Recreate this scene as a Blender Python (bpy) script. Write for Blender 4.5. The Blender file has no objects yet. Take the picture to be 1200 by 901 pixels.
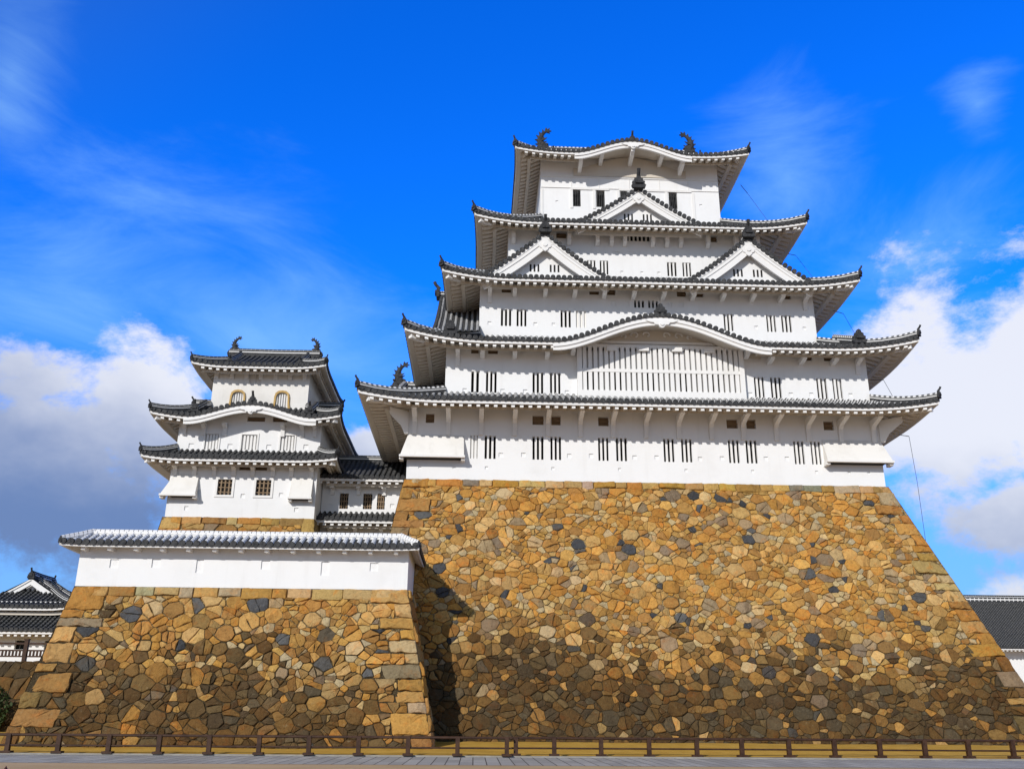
import bpy, math, random
import numpy as np
from math import radians, sin, cos, pi, atan2, sqrt, hypot
from mathutils import Vector, Matrix, noise as mnoise

scene = bpy.context.scene
COL = scene.collection

# ------------------------------------------------------------------ camera
TH, ROLL, YAW = radians(19.6), radians(0.45), radians(2.1)
fw = Vector((sin(YAW)*cos(TH), cos(YAW)*cos(TH), sin(TH)))
r0 = Vector((cos(YAW), -sin(YAW), 0.0))
u0 = r0.cross(fw)
RV = r0*cos(ROLL) + u0*sin(ROLL)
UV = -r0*sin(ROLL) + u0*cos(ROLL)
cd = bpy.data.cameras.new("camera")
cam = bpy.data.objects.new("camera", cd)
COL.objects.link(cam)
m3 = Matrix((RV, UV, -fw)).transposed()
cam.matrix_world = Matrix.Translation((0, 0, 1.6)) @ m3.to_4x4()
cd.sensor_fit = 'HORIZONTAL'; cd.sensor_width = 36.0
cd.lens = 36.0*1085.0/1200.0
cd.clip_start = 0.1; cd.clip_end = 5000
scene.camera = cam

# ------------------------------------------------------------------ exposure
vs = scene.view_settings
vs.view_transform = 'Standard'; vs.look = 'None'; vs.gamma = 1.0
vs.use_curve_mapping = False
vs.exposure = 0.05

# ------------------------------------------------------------------ sun
SUN_EL, SUN_AZ = radians(27), radians(30)      # azimuth measured from the facade normal towards the left
to_sun = Vector((-sin(SUN_AZ)*cos(SUN_EL), -cos(SUN_AZ)*cos(SUN_EL), sin(SUN_EL)))
sl = bpy.data.lights.new("sun", 'SUN')
sl.energy = 3.5; sl.angle = radians(0.5); sl.color = (1.0, 0.965, 0.915)
so = bpy.data.objects.new("sun", sl); COL.objects.link(so)
so.rotation_euler = to_sun.to_track_quat('Z', 'Y').to_euler()

# ------------------------------------------------------------------ sky with clouds
world = bpy.data.worlds.new("World"); scene.world = world
world.use_nodes = True
nt = world.node_tree; nt.nodes.clear()

class NB:
    """small helper that writes shader maths as nodes"""
    def __init__(s, t): s.t = t
    def n(s, typ, **kw):
        x = s.t.nodes.new(typ)
        for k, v in kw.items(): setattr(x, k, v)
        return x
    def set(s, sock, v):
        if hasattr(v, 'is_linked'): s.t.links.new(v, sock)
        else: sock.default_value = v
    def m(s, op, a, b=0.0, c=None, clamp=False):
        x = s.n('ShaderNodeMath', operation=op, use_clamp=clamp)
        s.set(x.inputs[0], a); s.set(x.inputs[1], b)
        if c is not None: s.set(x.inputs[2], c)
        return x.outputs[0]
    def mix(s, f, a, b, blend='MIX'):
        x = s.n('ShaderNodeMix', data_type='RGBA', blend_type=blend)
        s.set(x.inputs[0], f); s.set(x.inputs[6], a); s.set(x.inputs[7], b)
        return x.outputs[2]
    def ss(s, v, lo, hi, a=0.0, b=1.0):
        x = s.n('ShaderNodeMapRange', interpolation_type='SMOOTHSTEP')
        s.set(x.inputs[0], v)
        for i, q in enumerate((lo, hi, a, b)): s.set(x.inputs[1+i], q)
        return x.outputs[0]
    def noise(s, vec, scale, detail=6, rough=0.55, dist=0.0, w=None):
        x = s.n('ShaderNodeTexNoise')
        if vec is not None: s.t.links.new(vec, x.inputs['Vector'])
        x.inputs['Scale'].default_value = scale; x.inputs['Detail'].default_value = detail
        x.inputs['Roughness'].default_value = rough; x.inputs['Distortion'].default_value = dist
        return x.outputs['Fac']

nb = NB(nt)
sky = nb.n('ShaderNodeTexSky', sky_type='NISHITA')
sky.sun_disc = False; sky.sun_elevation = SUN_EL
sky.sun_rotation = atan2(to_sun.x, to_sun.y)
sky.air_density = 1.0; sky.dust_density = 0.2; sky.ozone_density = 3.0; sky.altitude = 0
hs = nb.n('ShaderNodeHueSaturation')
hs.inputs['Hue'].default_value = 0.505
hs.inputs['Saturation'].default_value = 1.35; hs.inputs['Value'].default_value = 1.5
nt.links.new(sky.outputs[0], hs.inputs['Color'])
skyb = nb.mix(1.0, hs.outputs[0], (0.15, 1.12, 2.15, 1), 'MULTIPLY')     # the deep azure away from the sun
skyw = nb.mix(1.0, sky.outputs[0], (1.20, 1.10, 0.96, 1), 'MULTIPLY')     # sun's side, mostly unseen: warm tint added as fill for the shaded walls
vd = nb.n('ShaderNodeVectorMath', operation='DOT_PRODUCT'); nt.links.new(nb.n('ShaderNodeTexCoord').outputs['Generated'], vd.inputs[0])
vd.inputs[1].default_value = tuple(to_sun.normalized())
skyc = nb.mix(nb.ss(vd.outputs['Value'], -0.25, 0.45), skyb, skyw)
tc = nb.n('ShaderNodeTexCoord')
gen = tc.outputs['Generated']
sep = nb.n('ShaderNodeSeparateXYZ'); nt.links.new(gen, sep.inputs[0])
az = nb.m('MULTIPLY', nb.m('ARCTAN2', sep.outputs[0], sep.outputs[1]), 57.2958)
el = nb.m('MULTIPLY', nb.m('ARCSINE', sep.outputs[2]), 57.2958)
def blob(a0, e0, sa, se):
    x = nb.m('DIVIDE', nb.m('SUBTRACT', az, a0), sa)
    y = nb.m('DIVIDE', nb.m('SUBTRACT', el, e0), se)
    r = nb.m('SQRT', nb.m('ADD', nb.m('MULTIPLY', x, x), nb.m('MULTIPLY', y, y)))
    return nb.m('SUBTRACT', 1.0, r)
def union(lst):
    o = lst[0]
    for q in lst[1:]: o = nb.m('MAXIMUM', o, q)
    return o
mp = nb.n('ShaderNodeMapping'); nt.links.new(gen, mp.inputs[0])
mp.inputs['Scale'].default_value = (1.0, 1.0, 1.5)
vec = mp.outputs[0]
big = nb.noise(vec, 8.5, 12, 0.64, 0.1)
CUM = [(-27, 12.6, 13.5, 7.6), (-20.3, 15.2, 5.2, 7.0), (-24, 11, 10, 5.5), (-38, 13, 13, 8),
       (29.0, 16.5, 8.0, 8.5), (34, 17, 8, 9.0), (25.5, 16.5, 6.5, 5.5), (42, 14, 10, 11), (31.5, 10.6, 4.2, 3.2), (31.0, 4.6, 6.5, 3.6), (-7.0, 14.6, 3.4, 2.8)]
cum = union([blob(*q) for q in CUM])
dens = nb.ss(nb.m('ADD', cum, nb.m('MULTIPLY', nb.m('SUBTRACT', big, 0.52), 2.1)), 0.02, 0.46)
# thin high wisps
mp2 = nb.n('ShaderNodeMapping'); nt.links.new(gen, mp2.inputs[0])
mp2.inputs['Rotation'].default_value = (0.0, 0.5, 0.35); mp2.inputs['Scale'].default_value = (1.0, 1.0, 2.8)
wn = nb.noise(mp2.outputs[0], 3.2, 9, 0.62, 0.7)
wm = union([blob(-26, 24, 15, 10), blob(-14, 21.5, 15, 6), blob(21, 31, 6, 6.5), blob(28, 25.5, 9, 5), blob(32.9, 32.5, 2.6, 2.2), blob(-31, 33, 5, 8)])
wisp = nb.m('MULTIPLY', nb.ss(nb.m('ADD', nb.m('MULTIPLY', wm, 0.55), nb.m('MULTIPLY', nb.m('SUBTRACT', wn, 0.5), 1.45)), -0.05, 0.85), 0.58)
# cloud colour: bright tops, grey-blue bases
sh_n = nb.noise(vec, 3.4, 6, 0.55, 0.0)
up = nb.ss(nb.m('ADD', nb.m('ADD', el, nb.m('MULTIPLY', az, 0.09)), nb.m('MULTIPLY', nb.m('SUBTRACT', sh_n, 0.5), 15.0)), 8.0, 17.5)
up = nb.m('MAXIMUM', up, nb.ss(blob(31.0, 5.0, 6.5, 3.4), 0.05, 0.5, 0.0, 0.85))
ccol = nb.mix(up, (1.5, 2.35, 4.6, 1), (8.2, 8.4, 9.1, 1))
# pale band of air close to the horizon
hz = nb.ss(el, 24.0, 4.0, 0.0, 0.85)
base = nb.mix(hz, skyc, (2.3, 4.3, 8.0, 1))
c1 = nb.mix(wisp, base, (3.4, 6.6, 10.4, 1))
c2 = nb.mix(nb.m('MULTIPLY', dens, 0.96), c1, ccol)
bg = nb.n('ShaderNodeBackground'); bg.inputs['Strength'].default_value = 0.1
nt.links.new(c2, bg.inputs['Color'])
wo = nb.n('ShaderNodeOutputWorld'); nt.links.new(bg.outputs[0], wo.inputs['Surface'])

# ------------------------------------------------------------------ materials
def new_mat(name, rough=0.8):
    m = bpy.data.materials.new(name); m.use_nodes = True
    b = NB(m.node_tree)
    p = m.node_tree.nodes['Principled BSDF']
    p.inputs['Roughness'].default_value = rough
    p.inputs['Specular IOR Level'].default_value = 0.25
    return m, b, p
def bump(b, p, h, strength, dist):
    x = b.n('ShaderNodeBump'); x.inputs['Strength'].default_value = strength
    x.inputs['Distance'].default_value = dist
    b.set(x.inputs['Height'], h); b.t.links.new(x.outputs[0], p.inputs['Normal'])
def wpos(b):
    g = b.n('ShaderNodeNewGeometry'); return g.outputs['Position']

def plaster(name, col, dirt=0.10, streak=True):
    m, b, p = new_mat(name, 0.85)
    pos = wpos(b)
    n1 = b.noise(pos, 0.55, 6, 0.6)
    mpn = b.n('ShaderNodeMapping'); b.t.links.new(pos, mpn.inputs[0]); mpn.inputs['Scale'].default_value = (2.6, 2.6, 0.22)
    n2 = b.noise(mpn.outputs[0], 1.0, 5, 0.6)
    d = b.m('ADD', b.m('MULTIPLY', b.ss(n1, 0.45, 0.8), dirt), b.m('MULTIPLY', b.ss(n2, 0.52, 0.85), dirt*1.1 if streak else 0.0))
    c = b.mix(d, (*col, 1), (0.40, 0.36, 0.30, 1))
    b.t.links.new(c, p.inputs['Base Color'])
    bump(b, p, b.noise(pos, 7.0, 4, 0.6), 0.15, 0.02)
    return m
M_WALL = plaster("white_plaster", (0.80, 0.795, 0.785), 0.13)
M_TRIM = plaster("white_trim_plaster", (0.79, 0.775, 0.75), 0.12)
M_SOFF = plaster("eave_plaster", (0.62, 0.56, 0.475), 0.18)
M_AGED = plaster("aged_plaster", (0.76, 0.74, 0.70), 0.30)

def tile_mat(name, dark, light, frac, amount, period=0.30):
    m, b, p = new_mat(name, 0.75)
    p.inputs['Specular IOR Level'].default_value = 0.12
    uv = b.n('ShaderNodeUVMap'); uv.uv_map = "UVMap"
    s = b.n('ShaderNodeSeparateXYZ'); b.t.links.new(uv.outputs[0], s.inputs[0])
    pos = wpos(b)
    n = b.noise(pos, 3.6, 6, 0.7); nf = b.noise(pos, 14.0, 3, 0.6)
    c = b.mix(b.ss(n, 0.3, 0.75), (*dark, 1), (*light, 1))
    c = b.mix(b.m('MULTIPLY', b.ss(nf, 0.45, 0.8), 0.45), c, (0.17, 0.165, 0.155, 1))
    fr = b.m('FRACT', b.m('DIVIDE', s.outputs[1], period))
    msk = b.m('LESS_THAN', b.m('ADD', fr, b.m('MULTIPLY', b.m('SUBTRACT', nf, 0.5), 0.25)), frac)
    valid = b.m('GREATER_THAN', s.outputs[1], 0.0)
    msk = b.m('MULTIPLY', b.m('MULTIPLY', msk, valid), amount)
    c = b.mix(msk, c, (0.72, 0.71, 0.70, 1))
    b.t.links.new(c, p.inputs['Base Color'])
    bump(b, p, nf, 0.25, 0.01)
    return m
M_TILE = tile_mat("grey_roof_tile", (0.028, 0.029, 0.031), (0.085, 0.085, 0.085), 0.50, 0.80)
M_TILEW = tile_mat("plaster_jointed_roof_tile", (0.045, 0.047, 0.05), (0.10, 0.10, 0.105), 0.86, 1.0, 0.22)
M_TILED = tile_mat("dark_roof_tile", (0.022, 0.023, 0.024), (0.075, 0.072, 0.066), 0.16, 0.22)
M_PAN = tile_mat("dark_pan_tile", (0.024, 0.025, 0.027), (0.075, 0.075, 0.076), 0.0, 0.0)
M_ORN = tile_mat("ornament_tile", (0.022, 0.023, 0.026), (0.060, 0.060, 0.062), 0.0, 0.0)

def simple(name, col, col2, rough=0.7, scale=3.0, bstr=0.2, bdist=0.01):
    m, b, p = new_mat(name, rough)
    pos = wpos(b)
    n = b.noise(pos, scale, 6, 0.6)
    c = b.mix(b.ss(n, 0.3, 0.75), (*col, 1), (*col2, 1))
    b.t.links.new(c, p.inputs['Base Color'])
    bump(b, p, b.noise(pos, scale*4, 4, 0.6), bstr, bdist)
    return m
M_DARK = simple("dark_interior", (0.012, 0.011, 0.010), (0.022, 0.020, 0.018))
M_VENT = simple("brown_vent_wood", (0.20, 0.135, 0.08), (0.28, 0.20, 0.125))
M_WOOD = simple("dark_red_brown_wood", (0.034, 0.015, 0.008), (0.072, 0.034, 0.018), 0.6, 5.0)
M_GOLD = simple("gilded_frame", (0.52, 0.33, 0.09), (0.36, 0.22, 0.06), 0.45, 6.0)
M_WIRE = simple("wire_metal", (0.05, 0.05, 0.055), (0.08, 0.08, 0.085), 0.5)
M_MAROON = simple("maroon_paint", (0.045, 0.010, 0.008), (0.07, 0.016, 0.012), 0.5)

def stone_mat():
    m, b, p = new_mat("castle_stone", 0.88)
    at = b.n('ShaderNodeAttribute'); at.attribute_name = "stone_color"
    pos = wpos(b)
    n1 = b.noise(pos, 1.9, 7, 0.65, 0.4); n2 = b.noise(pos, 6.5, 7, 0.75); n3 = b.noise(pos, 0.7, 4, 0.5)
    c = b.mix(b.ss(n1, 0.50, 0.78), at.outputs['Color'], b.mix(1.0, at.outputs['Color'], (1.25, 0.84, 0.50, 1), 'MULTIPLY'))
    c = b.mix(b.m('MULTIPLY', b.ss(n2, 0.50, 0.70), 0.70), c, b.mix(1.0, c, (0.42, 0.38, 0.35, 1), 'MULTIPLY'))
    c = b.mix(b.m('MULTIPLY', b.ss(n2, 0.48, 0.30), 0.60), c, b.mix(1.0, c, (1.45, 1.5, 1.55, 1), 'MULTIPLY'))
    c = b.mix(b.m('MULTIPLY', b.ss(n3, 0.55, 0.75), 0.30), c, b.mix(1.0, c, (0.70, 0.72, 0.74, 1), 'MULTIPLY'))
    mps = b.n('ShaderNodeMapping'); b.t.links.new(pos, mps.inputs[0]); mps.inputs['Scale'].default_value = (1.5, 1.5, 0.45)
    n4 = b.noise(mps.outputs[0], 1.0, 7, 0.68, 0.5)
    c = b.mix(b.m('MULTIPLY', b.ss(n4, 0.52, 0.72), 0.62), c, b.mix(1.0, c, (0.46, 0.40, 0.34, 1), 'MULTIPLY'))
    n5 = b.noise(pos, 5.0, 5, 0.7)
    c = b.mix(b.m('MULTIPLY', b.ss(n5, 0.58, 0.74), 0.35), c, (0.30, 0.25, 0.15, 1))
    b.t.links.new(c, p.inputs['Base Color'])
    h = b.m('ADD', b.m('MULTIPLY', n1, 0.8), b.m('MULTIPLY', n2, 0.5))
    bump(b, p, h, 0.85, 0.09)
    return m
M_STONE = stone_mat()

def filler_mat():
    m, b, p = new_mat("chip_stone_filling", 0.9)
    pos = wpos(b)
    v = b.n('ShaderNodeTexVoronoi'); b.t.links.new(pos, v.inputs['Vector']); v.inputs['Scale'].default_value = 8.5
    s = b.n('ShaderNodeSeparateColor'); b.t.links.new(v.outputs['Color'], s.inputs[0])
    e = b.n('ShaderNodeTexVoronoi', feature='DISTANCE_TO_EDGE'); b.t.links.new(pos, e.inputs['Vector']); e.inputs['Scale'].default_value = 8.5
    c = b.mix(s.outputs[0], (0.12, 0.07, 0.022, 1), (0.42, 0.31, 0.15, 1))
    c = b.mix(b.ss(e.outputs['Distance'], 0.0, 0.10, 1.0, 0.0), c, (0.02, 0.014, 0.008, 1))
    sx = b.n('ShaderNodeSeparateXYZ'); b.t.links.new(pos, sx.inputs[0])
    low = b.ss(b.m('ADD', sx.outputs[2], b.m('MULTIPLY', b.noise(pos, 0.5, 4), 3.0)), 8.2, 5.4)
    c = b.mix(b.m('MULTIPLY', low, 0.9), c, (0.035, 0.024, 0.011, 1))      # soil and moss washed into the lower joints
    b.t.links.new(c, p.inputs['Base Color'])
    bump(b, p, e.outputs['Distance'], 0.9, 0.08)
    return m
M_FILL = filler_mat()

# ------------------------------------------------------------------ mesh helpers
class MB:
    def __init__(s): s.v = []; s.f = []; s.m = []; s.uv = []; s.c = []
    def q(s, pts, mat=0, uv=None, col=None):
        i = len(s.v); n = len(pts); s.v.extend(pts); s.f.append(tuple(range(i, i+n))); s.m.append(mat)
        s.uv.append(uv if uv else [(0.0, -1.0)]*n)
        if col is not None: s.c.extend([col]*n)
    def grid(s, rows, mat=0, closed=False, uvr=None):
        """rows: list of equal-length point lists, joined into quads"""
        i0 = len(s.v); w = len(rows[0])
        for r in rows: s.v.extend(r)
        for r in range(len(rows)-1):
            for k in range(w if closed else w-1):
                k2 = (k+1) % w
                s.f.append((i0+r*w+k, i0+r*w+k2, i0+(r+1)*w+k2, i0+(r+1)*w+k)); s.m.append(mat)
                if uvr: s.uv.append([uvr[r][k], uvr[r][k2], uvr[r+1][k2], uvr[r+1][k]])
                else: s.uv.append([(0.0, -1.0)]*4)
    def box(s, x0, x1, y0, y1, z0, z1, mat=0):
        p = [(x0,y0,z0),(x1,y0,z0),(x1,y1,z0),(x0,y1,z0),(x0,y0,z1),(x1,y0,z1),(x1,y1,z1),(x0,y1,z1)]
        i = len(s.v); s.v.extend(p)
        for f in ((0,3,2,1),(4,5,6,7),(0,1,5,4),(1,2,6,5),(2,3,7,6),(3,0,4,7)):
            s.f.append(tuple(i+k for k in f)); s.m.append(mat); s.uv.append([(0.0,-1.0)]*4)
    def hexa(s, p, mat=0):
        i = len(s.v); s.v.extend(p)
        for f in ((0,3,2,1),(4,5,6,7),(0,1,5,4),(1,2,6,5),(2,3,7,6),(3,0,4,7)):
            s.f.append(tuple(i+k for k in f)); s.m.append(mat); s.uv.append([(0.0,-1.0)]*4)
    def extrude(s, poly, fn, t0, t1, mat=0):
        """poly: 2-D outline; fn(a, b, t) -> 3-D point"""
        n = len(poly); A = [fn(a, b, t0) for a, b in poly]; B = [fn(a, b, t1) for a, b in poly]
        i = len(s.v); s.v.extend(A+B)
        s.f.append(tuple(range(i, i+n))); s.m.append(mat); s.uv.append([(0.0,-1.0)]*n)
        s.f.append(tuple(range(i+2*n-1, i+n-1, -1))); s.m.append(mat); s.uv.append([(0.0,-1.0)]*n)
        for k in range(n):
            k2 = (k+1) % n
            s.f.append((i+k, i+n+k, i+n+k2, i+k2)); s.m.append(mat); s.uv.append([(0.0,-1.0)]*4)
    def tube(s, pts, r, n=6, mat=0):
        rows = []
        for k, p in enumerate(pts):
            a = Vector(pts[max(0, k-1)]); b = Vector(pts[min(len(pts)-1, k+1)])
            t = (b-a).normalized(); x = t.cross(Vector((0.3, 0.9, 0.31))).normalized(); y = t.cross(x)
            rr = r[k] if isinstance(r, (list, tuple)) else r
            rows.append([tuple(Vector(p)+(x*cos(2*pi*j/n)+y*sin(2*pi*j/n))*rr) for j in range(n)])
        s.grid(rows, mat, True)
        s.q(rows[0], mat); s.q(rows[-1][::-1], mat)
    def build(s, name, mats, parent=None, smooth=False, origin=None):
        if not s.v: return None
        arr = np.array(s.v, dtype=float)
        lo, hi = arr.min(0), arr.max(0)
        o = np.array([(lo[0]+hi[0])/2, (lo[1]+hi[1])/2, lo[2]]) if origin is None else np.array(origin, dtype=float)
        me = bpy.data.meshes.new(name)
        me.from_pydata((arr-o).tolist(), [], s.f)
        for m in (mats if isinstance(mats, (list, tuple)) else [mats]): me.materials.append(m)
        me.polygons.foreach_set('material_index', s.m)
        ul = me.uv_layers.new(name="UVMap")
        flat = [c for f in s.uv for p in f for c in p]
        ul.data.foreach_set('uv', flat)
        if s.c and len(s.c) == len(s.v):
            ca = me.color_attributes.new("stone_color", 'FLOAT_COLOR', 'POINT')
            ca.data.foreach_set('color', [x for c in s.c for x in (c[0], c[1], c[2], 1.0)])
        if smooth: me.polygons.foreach_set('use_smooth', [True]*len(me.polygons))
        me.update()
        ob = bpy.data.objects.new(name, me); COL.objects.link(ob)
        ob.location = o.tolist()
        adopt(ob, parent)
        return ob
def adopt(ob, parent):
    if parent is not None:
        ob.parent = parent
        ob.matrix_parent_inverse = Matrix.Translation(parent.location).inverted()
def tag(o, label, cat, group=None):
    o['label'] = label; o['category'] = cat
    if group: o['group'] = group
    return o
def empty(name, loc, label, cat, group=None):
    o = bpy.data.objects.new(name, None); o.location = loc; o.empty_display_size = 0.5
    COL.objects.link(o); return tag(o, label, cat, group)
def structure(o, kind='structure'):
    o['kind'] = kind; return o

class Frame:
    """eave frame: a runs along the eave, d runs inward"""
    def __init__(s, o, a, d): s.o = o; s.a = a; s.d = d
    def p(s, a, d, z): return (s.o[0]+s.a[0]*a+s.d[0]*d, s.o[1]+s.a[1]*a+s.d[1]*d, z)

# ------------------------------------------------------------------ roofs
SP = 0.335
def roof_side(T, E, fr, L, D, ze, rise, dmax, ov, lift=0.55, lw=4.5, flare=0.15, kara=None, sag=0.25,
              lifts=(1, 1), detail=2, rafters=True, tiles=True, drop=1.0, front=True):
    """one slope of a tiled roof. T: tile mesh (0 round tile, 1 pan tile, 2 plaster); E: eave mesh (0 white strip, 1 soffit/rafters)"""
    def w(a):
        w0 = lifts[0]*max(0.0, 1-a/lw)**2.2; w1 = lifts[1]*max(0.0, 1-(L-a)/lw)**2.2
        return w0, w1
    def prof(d):
        t = d/D; return rise*(t*(1-sag)+sag*t*t)
    def h(a, d):
        w0, w1 = w(a); k = max(0.0, 1-d/D)
        z = prof(d)
        if kara:
            ac, kw, B = kara; u = (a-ac)/kw
            if abs(u) < 1:
                z = max(z, B*(0.5+0.5*cos(pi*u))**0.85 + 0.05*d)
        return ze + z + lift*(w0+w1)*k
    def pt(a, d, dz=0.0):
        w0, w1 = w(a); k = max(0.0, 1-d/D)
        return fr.p(a-flare*(w0-w1)*k, d-flare*(w0+w1)*k, h(a, d)+dz)
    n = max(2, int(round(L/SP))); st = L/n; nd = 5
    # pan tile sheet
    rows = []; uvs = []
    for i in range(n+1):
        a = i*st; dm = max(0.02, dmax(a))
        rows.append([pt(a, dm*j/nd) for j in range(nd+1)]); uvs.append([(a, dm*j/nd+0.01) for j in range(nd+1)])
    T.grid(rows, 1, False, uvs)
    if tiles:
        r = 0.105
        for i in range(n):
            a = (i+0.5)*st; dm = max(0.05, dmax(a))
            rr = []; uu = []
            for j in range(nd+1):
                d = -0.03+(dm+0.03)*j/nd
                row = []; u = []
                for q in range(5):
                    th = pi*q/4
                    p = pt(min(L, max(0, a)), max(d, 0), 0.0)
                    base = fr.p(0, 0, 0); off = fr.p(r*cos(th), min(d, 0), 0)
                    row.append((p[0]+off[0]-base[0], p[1]+off[1]-base[1], p[2]+0.02+r*1.15*sin(th))); u.append((a, d+0.05))
                rr.append(row); uu.append(u)
            T.grid(rr, 0, False, uu)
            if detail >= 1:
                # round end tile facing out of the eave
                c = pt(a, 0); R = 0.150; k = 10
                f1 = []; f2 = []
                for q in range(k):
                    th = 2*pi*q/k
                    o1 = fr.p(R*cos(th), -0.06, 0); b0 = fr.p(0, 0, 0); o2 = fr.p(R*cos(th), 0.07, 0)
                    f1.append((c[0]+o1[0]-b0[0], c[1]+o1[1]-b0[1], c[2]+0.055+R*sin(th)))
                    f2.append((c[0]+o2[0]-b0[0], c[1]+o2[1]-b0[1], c[2]+0.055+R*sin(th)))
                T.q(f1, 1); T.grid([f1, f2], 1, True)
                # pan tile lip hanging between two round tiles
                a2 = a+st/2
                if i < n-1:
                    pp = []
                    for q in range(5):
                        x = -st*0.42+st*0.84*q/4; pp.append((x, -0.035-0.045*sin(pi*q/4)))
                    cc = pt(a2, 0); b0 = fr.p(0, 0, 0)
                    lo_ = []; hi_ = []
                    for x, z in pp:
                        o1 = fr.p(x, -0.035, 0)
                        lo_.append((cc[0]+o1[0]-b0[0], cc[1]+o1[1]-b0[1], cc[2]+z)); hi_.append((cc[0]+o1[0]-b0[0], cc[1]+o1[1]-b0[1], cc[2]+0.012))
                    T.grid([lo_, hi_], 1)
    # white eave strip
    m = max(8, n//2)
    s1 = []; s2 = []; s3 = []; s4 = []; s5 = []
    for i in range(m+1):
        a = L*i/m
        s1.append(pt(a, 0.02, -0.01)); s2.append(pt(a, 0.02, -0.235*drop)); s3.append(pt(a, 0.13, -0.235*drop)); s4.append(pt(a, 0.13, -0.30*drop))
    E.grid([s1, s2], 0); E.grid([s2, s3], 0); E.grid([s3, s4], 1)
    # soffit sheet
    if detail >= 1:
        rows = []
        for i in range(m+1):
            a = L*i/m; dm = min(dmax(a), ov+0.25)
            rows.append([pt(a, 0.13+max(0.0, dm-0.13)*j/3, -0.30*drop) for j in range(4)])
        E.grid(rows, 1)
    if rafters and detail >= 1:
        nr = int(round(L/0.47)); sr = L/nr; hw = 0.095 if front else 0.14
        for i in range(nr):
            a = (i+0.5)*sr
            if kara and abs(a-kara[0]) < kara[1]*1.0: continue
            dm = min(dmax(a), ov+0.2)
            rs0 = 0.10 if front else 0.42
            if dm < rs0+0.2: continue
            rows = []
            for j in range(4):
                d = rs0+(dm-rs0)*(j/3)
                A = pt(max(0, a-hw), d, -0.29*drop); B = pt(min(L, a+hw), d, -0.29*drop)
                hh_ = 0.13 if j == 0 else 0.23
                C = (B[0], B[1], B[2]-hh_); Dd = (A[0], A[1], A[2]-hh_)
                rows.append([A, B, C, Dd])
            E.grid(rows, 1, True); E.q(rows[0], 0)
        # purlin carrying the rafters
        dp = ov*0.52
        a0, a1 = dp*1.05, L-dp*1.05
        np_ = 16; prev = None
        spans = [(a0, a1)] if not kara else [(a0, kara[0]-kara[1]*0.92), (kara[0]+kara[1]*0.92, a1)]
        for (b0_, b1_) in spans:
            if b1_-b0_ < 0.5: continue
            rows = []
            for i in range(np_+1):
                a = b0_+(b1_-b0_)*i/np_
                A = pt(a, dp-0.11, -0.46*drop); B = pt(a, dp+0.11, -0.46*drop)
                rows.append([A, B, (B[0], B[1], B[2]-0.20), (A[0], A[1], A[2]-0.20)])
            E.grid(rows, 1, True); E.q(rows[0], 1); E.q(rows[-1], 1)
    return pt, h

def ridge(mb, pts, w=0.36, hgt=0.36, cap=0.10, wm=2):
    """ridge of stacked tiles along a path: dark courses, thin plaster line, rounded top. materials 0 tile 1 pan 2 plaster"""
    prof = [(-w/2, -0.12, 1), (-w/2, hgt*0.35, 2), (-w/2-0.02, hgt*0.36, 2), (-w/2-0.02, hgt*0.52, 1), (-w/2, hgt*0.53, 1), (-w*0.42, hgt*0.8, 2), (-w*0.36, hgt*0.86, 0)]
    top = [(w*0.36*cos(pi*(1-q/4)), hgt*0.86+cap*1.3*sin(pi*q/4), 0) for q in range(1, 4)]
    right = [(-x, z, mm) for x, z, mm in reversed(prof)]
    full = prof+top+right
    rows = []
    L = [0.0]
    for k, p in enumerate(pts):
        a = Vector(pts[max(0, k-1)]); b = Vector(pts[min(len(pts)-1, k+1)])
        t = (b-a); t.z = 0; t.normalize(); sx = Vector((t.y, -t.x, 0))
        rows.append([(p[0]+sx.x*x, p[1]+sx.y*x, p[2]+z) for x, z, _ in full])
        if k: L.append(L[-1]+(Vector(p)-Vector(pts[k-1])).length)
    n = len(full)
    for r in range(len(rows)-1):
        for k in range(n-1):
            mm = full[k][2] if k < len(prof) else (0 if k < len(prof)+len(top) else full[k+1][2])
            mb.q([rows[r][k], rows[r][k+1], rows[r+1][k+1], rows[r+1][k]], mm,
                 [(0, L[r]+0.05), (0, L[r]+0.05), (0, L[r+1]+0.05), (0, L[r+1]+0.05)])
    mb.q(rows[0], 1); mb.q(rows[-1][::-1], 1)

def oni(mb, c, dirv, s=1.0, horn=True):
    """ridge-end tile: a shouldered plate with a rounded crest and an upswept horn"""
    dx, dy = dirv; ax, ay = -dy, dx
    out = [(-.42, -.15), (.42, -.15), (.50, .05), (.40, .16), (.44, .34), (.30, .40), (.30, .56), (.17, .62), (.12, .80), (0, .86),
           (-.12, .80), (-.17, .62), (-.30, .56), (-.30, .40), (-.44, .34), (-.40, .16), (-.50, .05)]
    fn = lambda a, b, t: (c[0]+ax*a*s+dx*t*s, c[1]+ay*a*s+dy*t*s, c[2]+b*s)
    mb.extrude(out, fn, -0.12, 0.12)
    mb.extrude([(x*0.55, 0.22+z*0.42) for x, z in out], fn, 0.12, 0.24)
    if horn:
        mb.tube([fn(0, .66, -0.1), fn(0, .84, 0.06), fn(0, 1.02, 0.22), fn(0, 1.22, 0.30)], [0.13*s, 0.13*s, 0.12*s, 0.13*s], 7)

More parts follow.
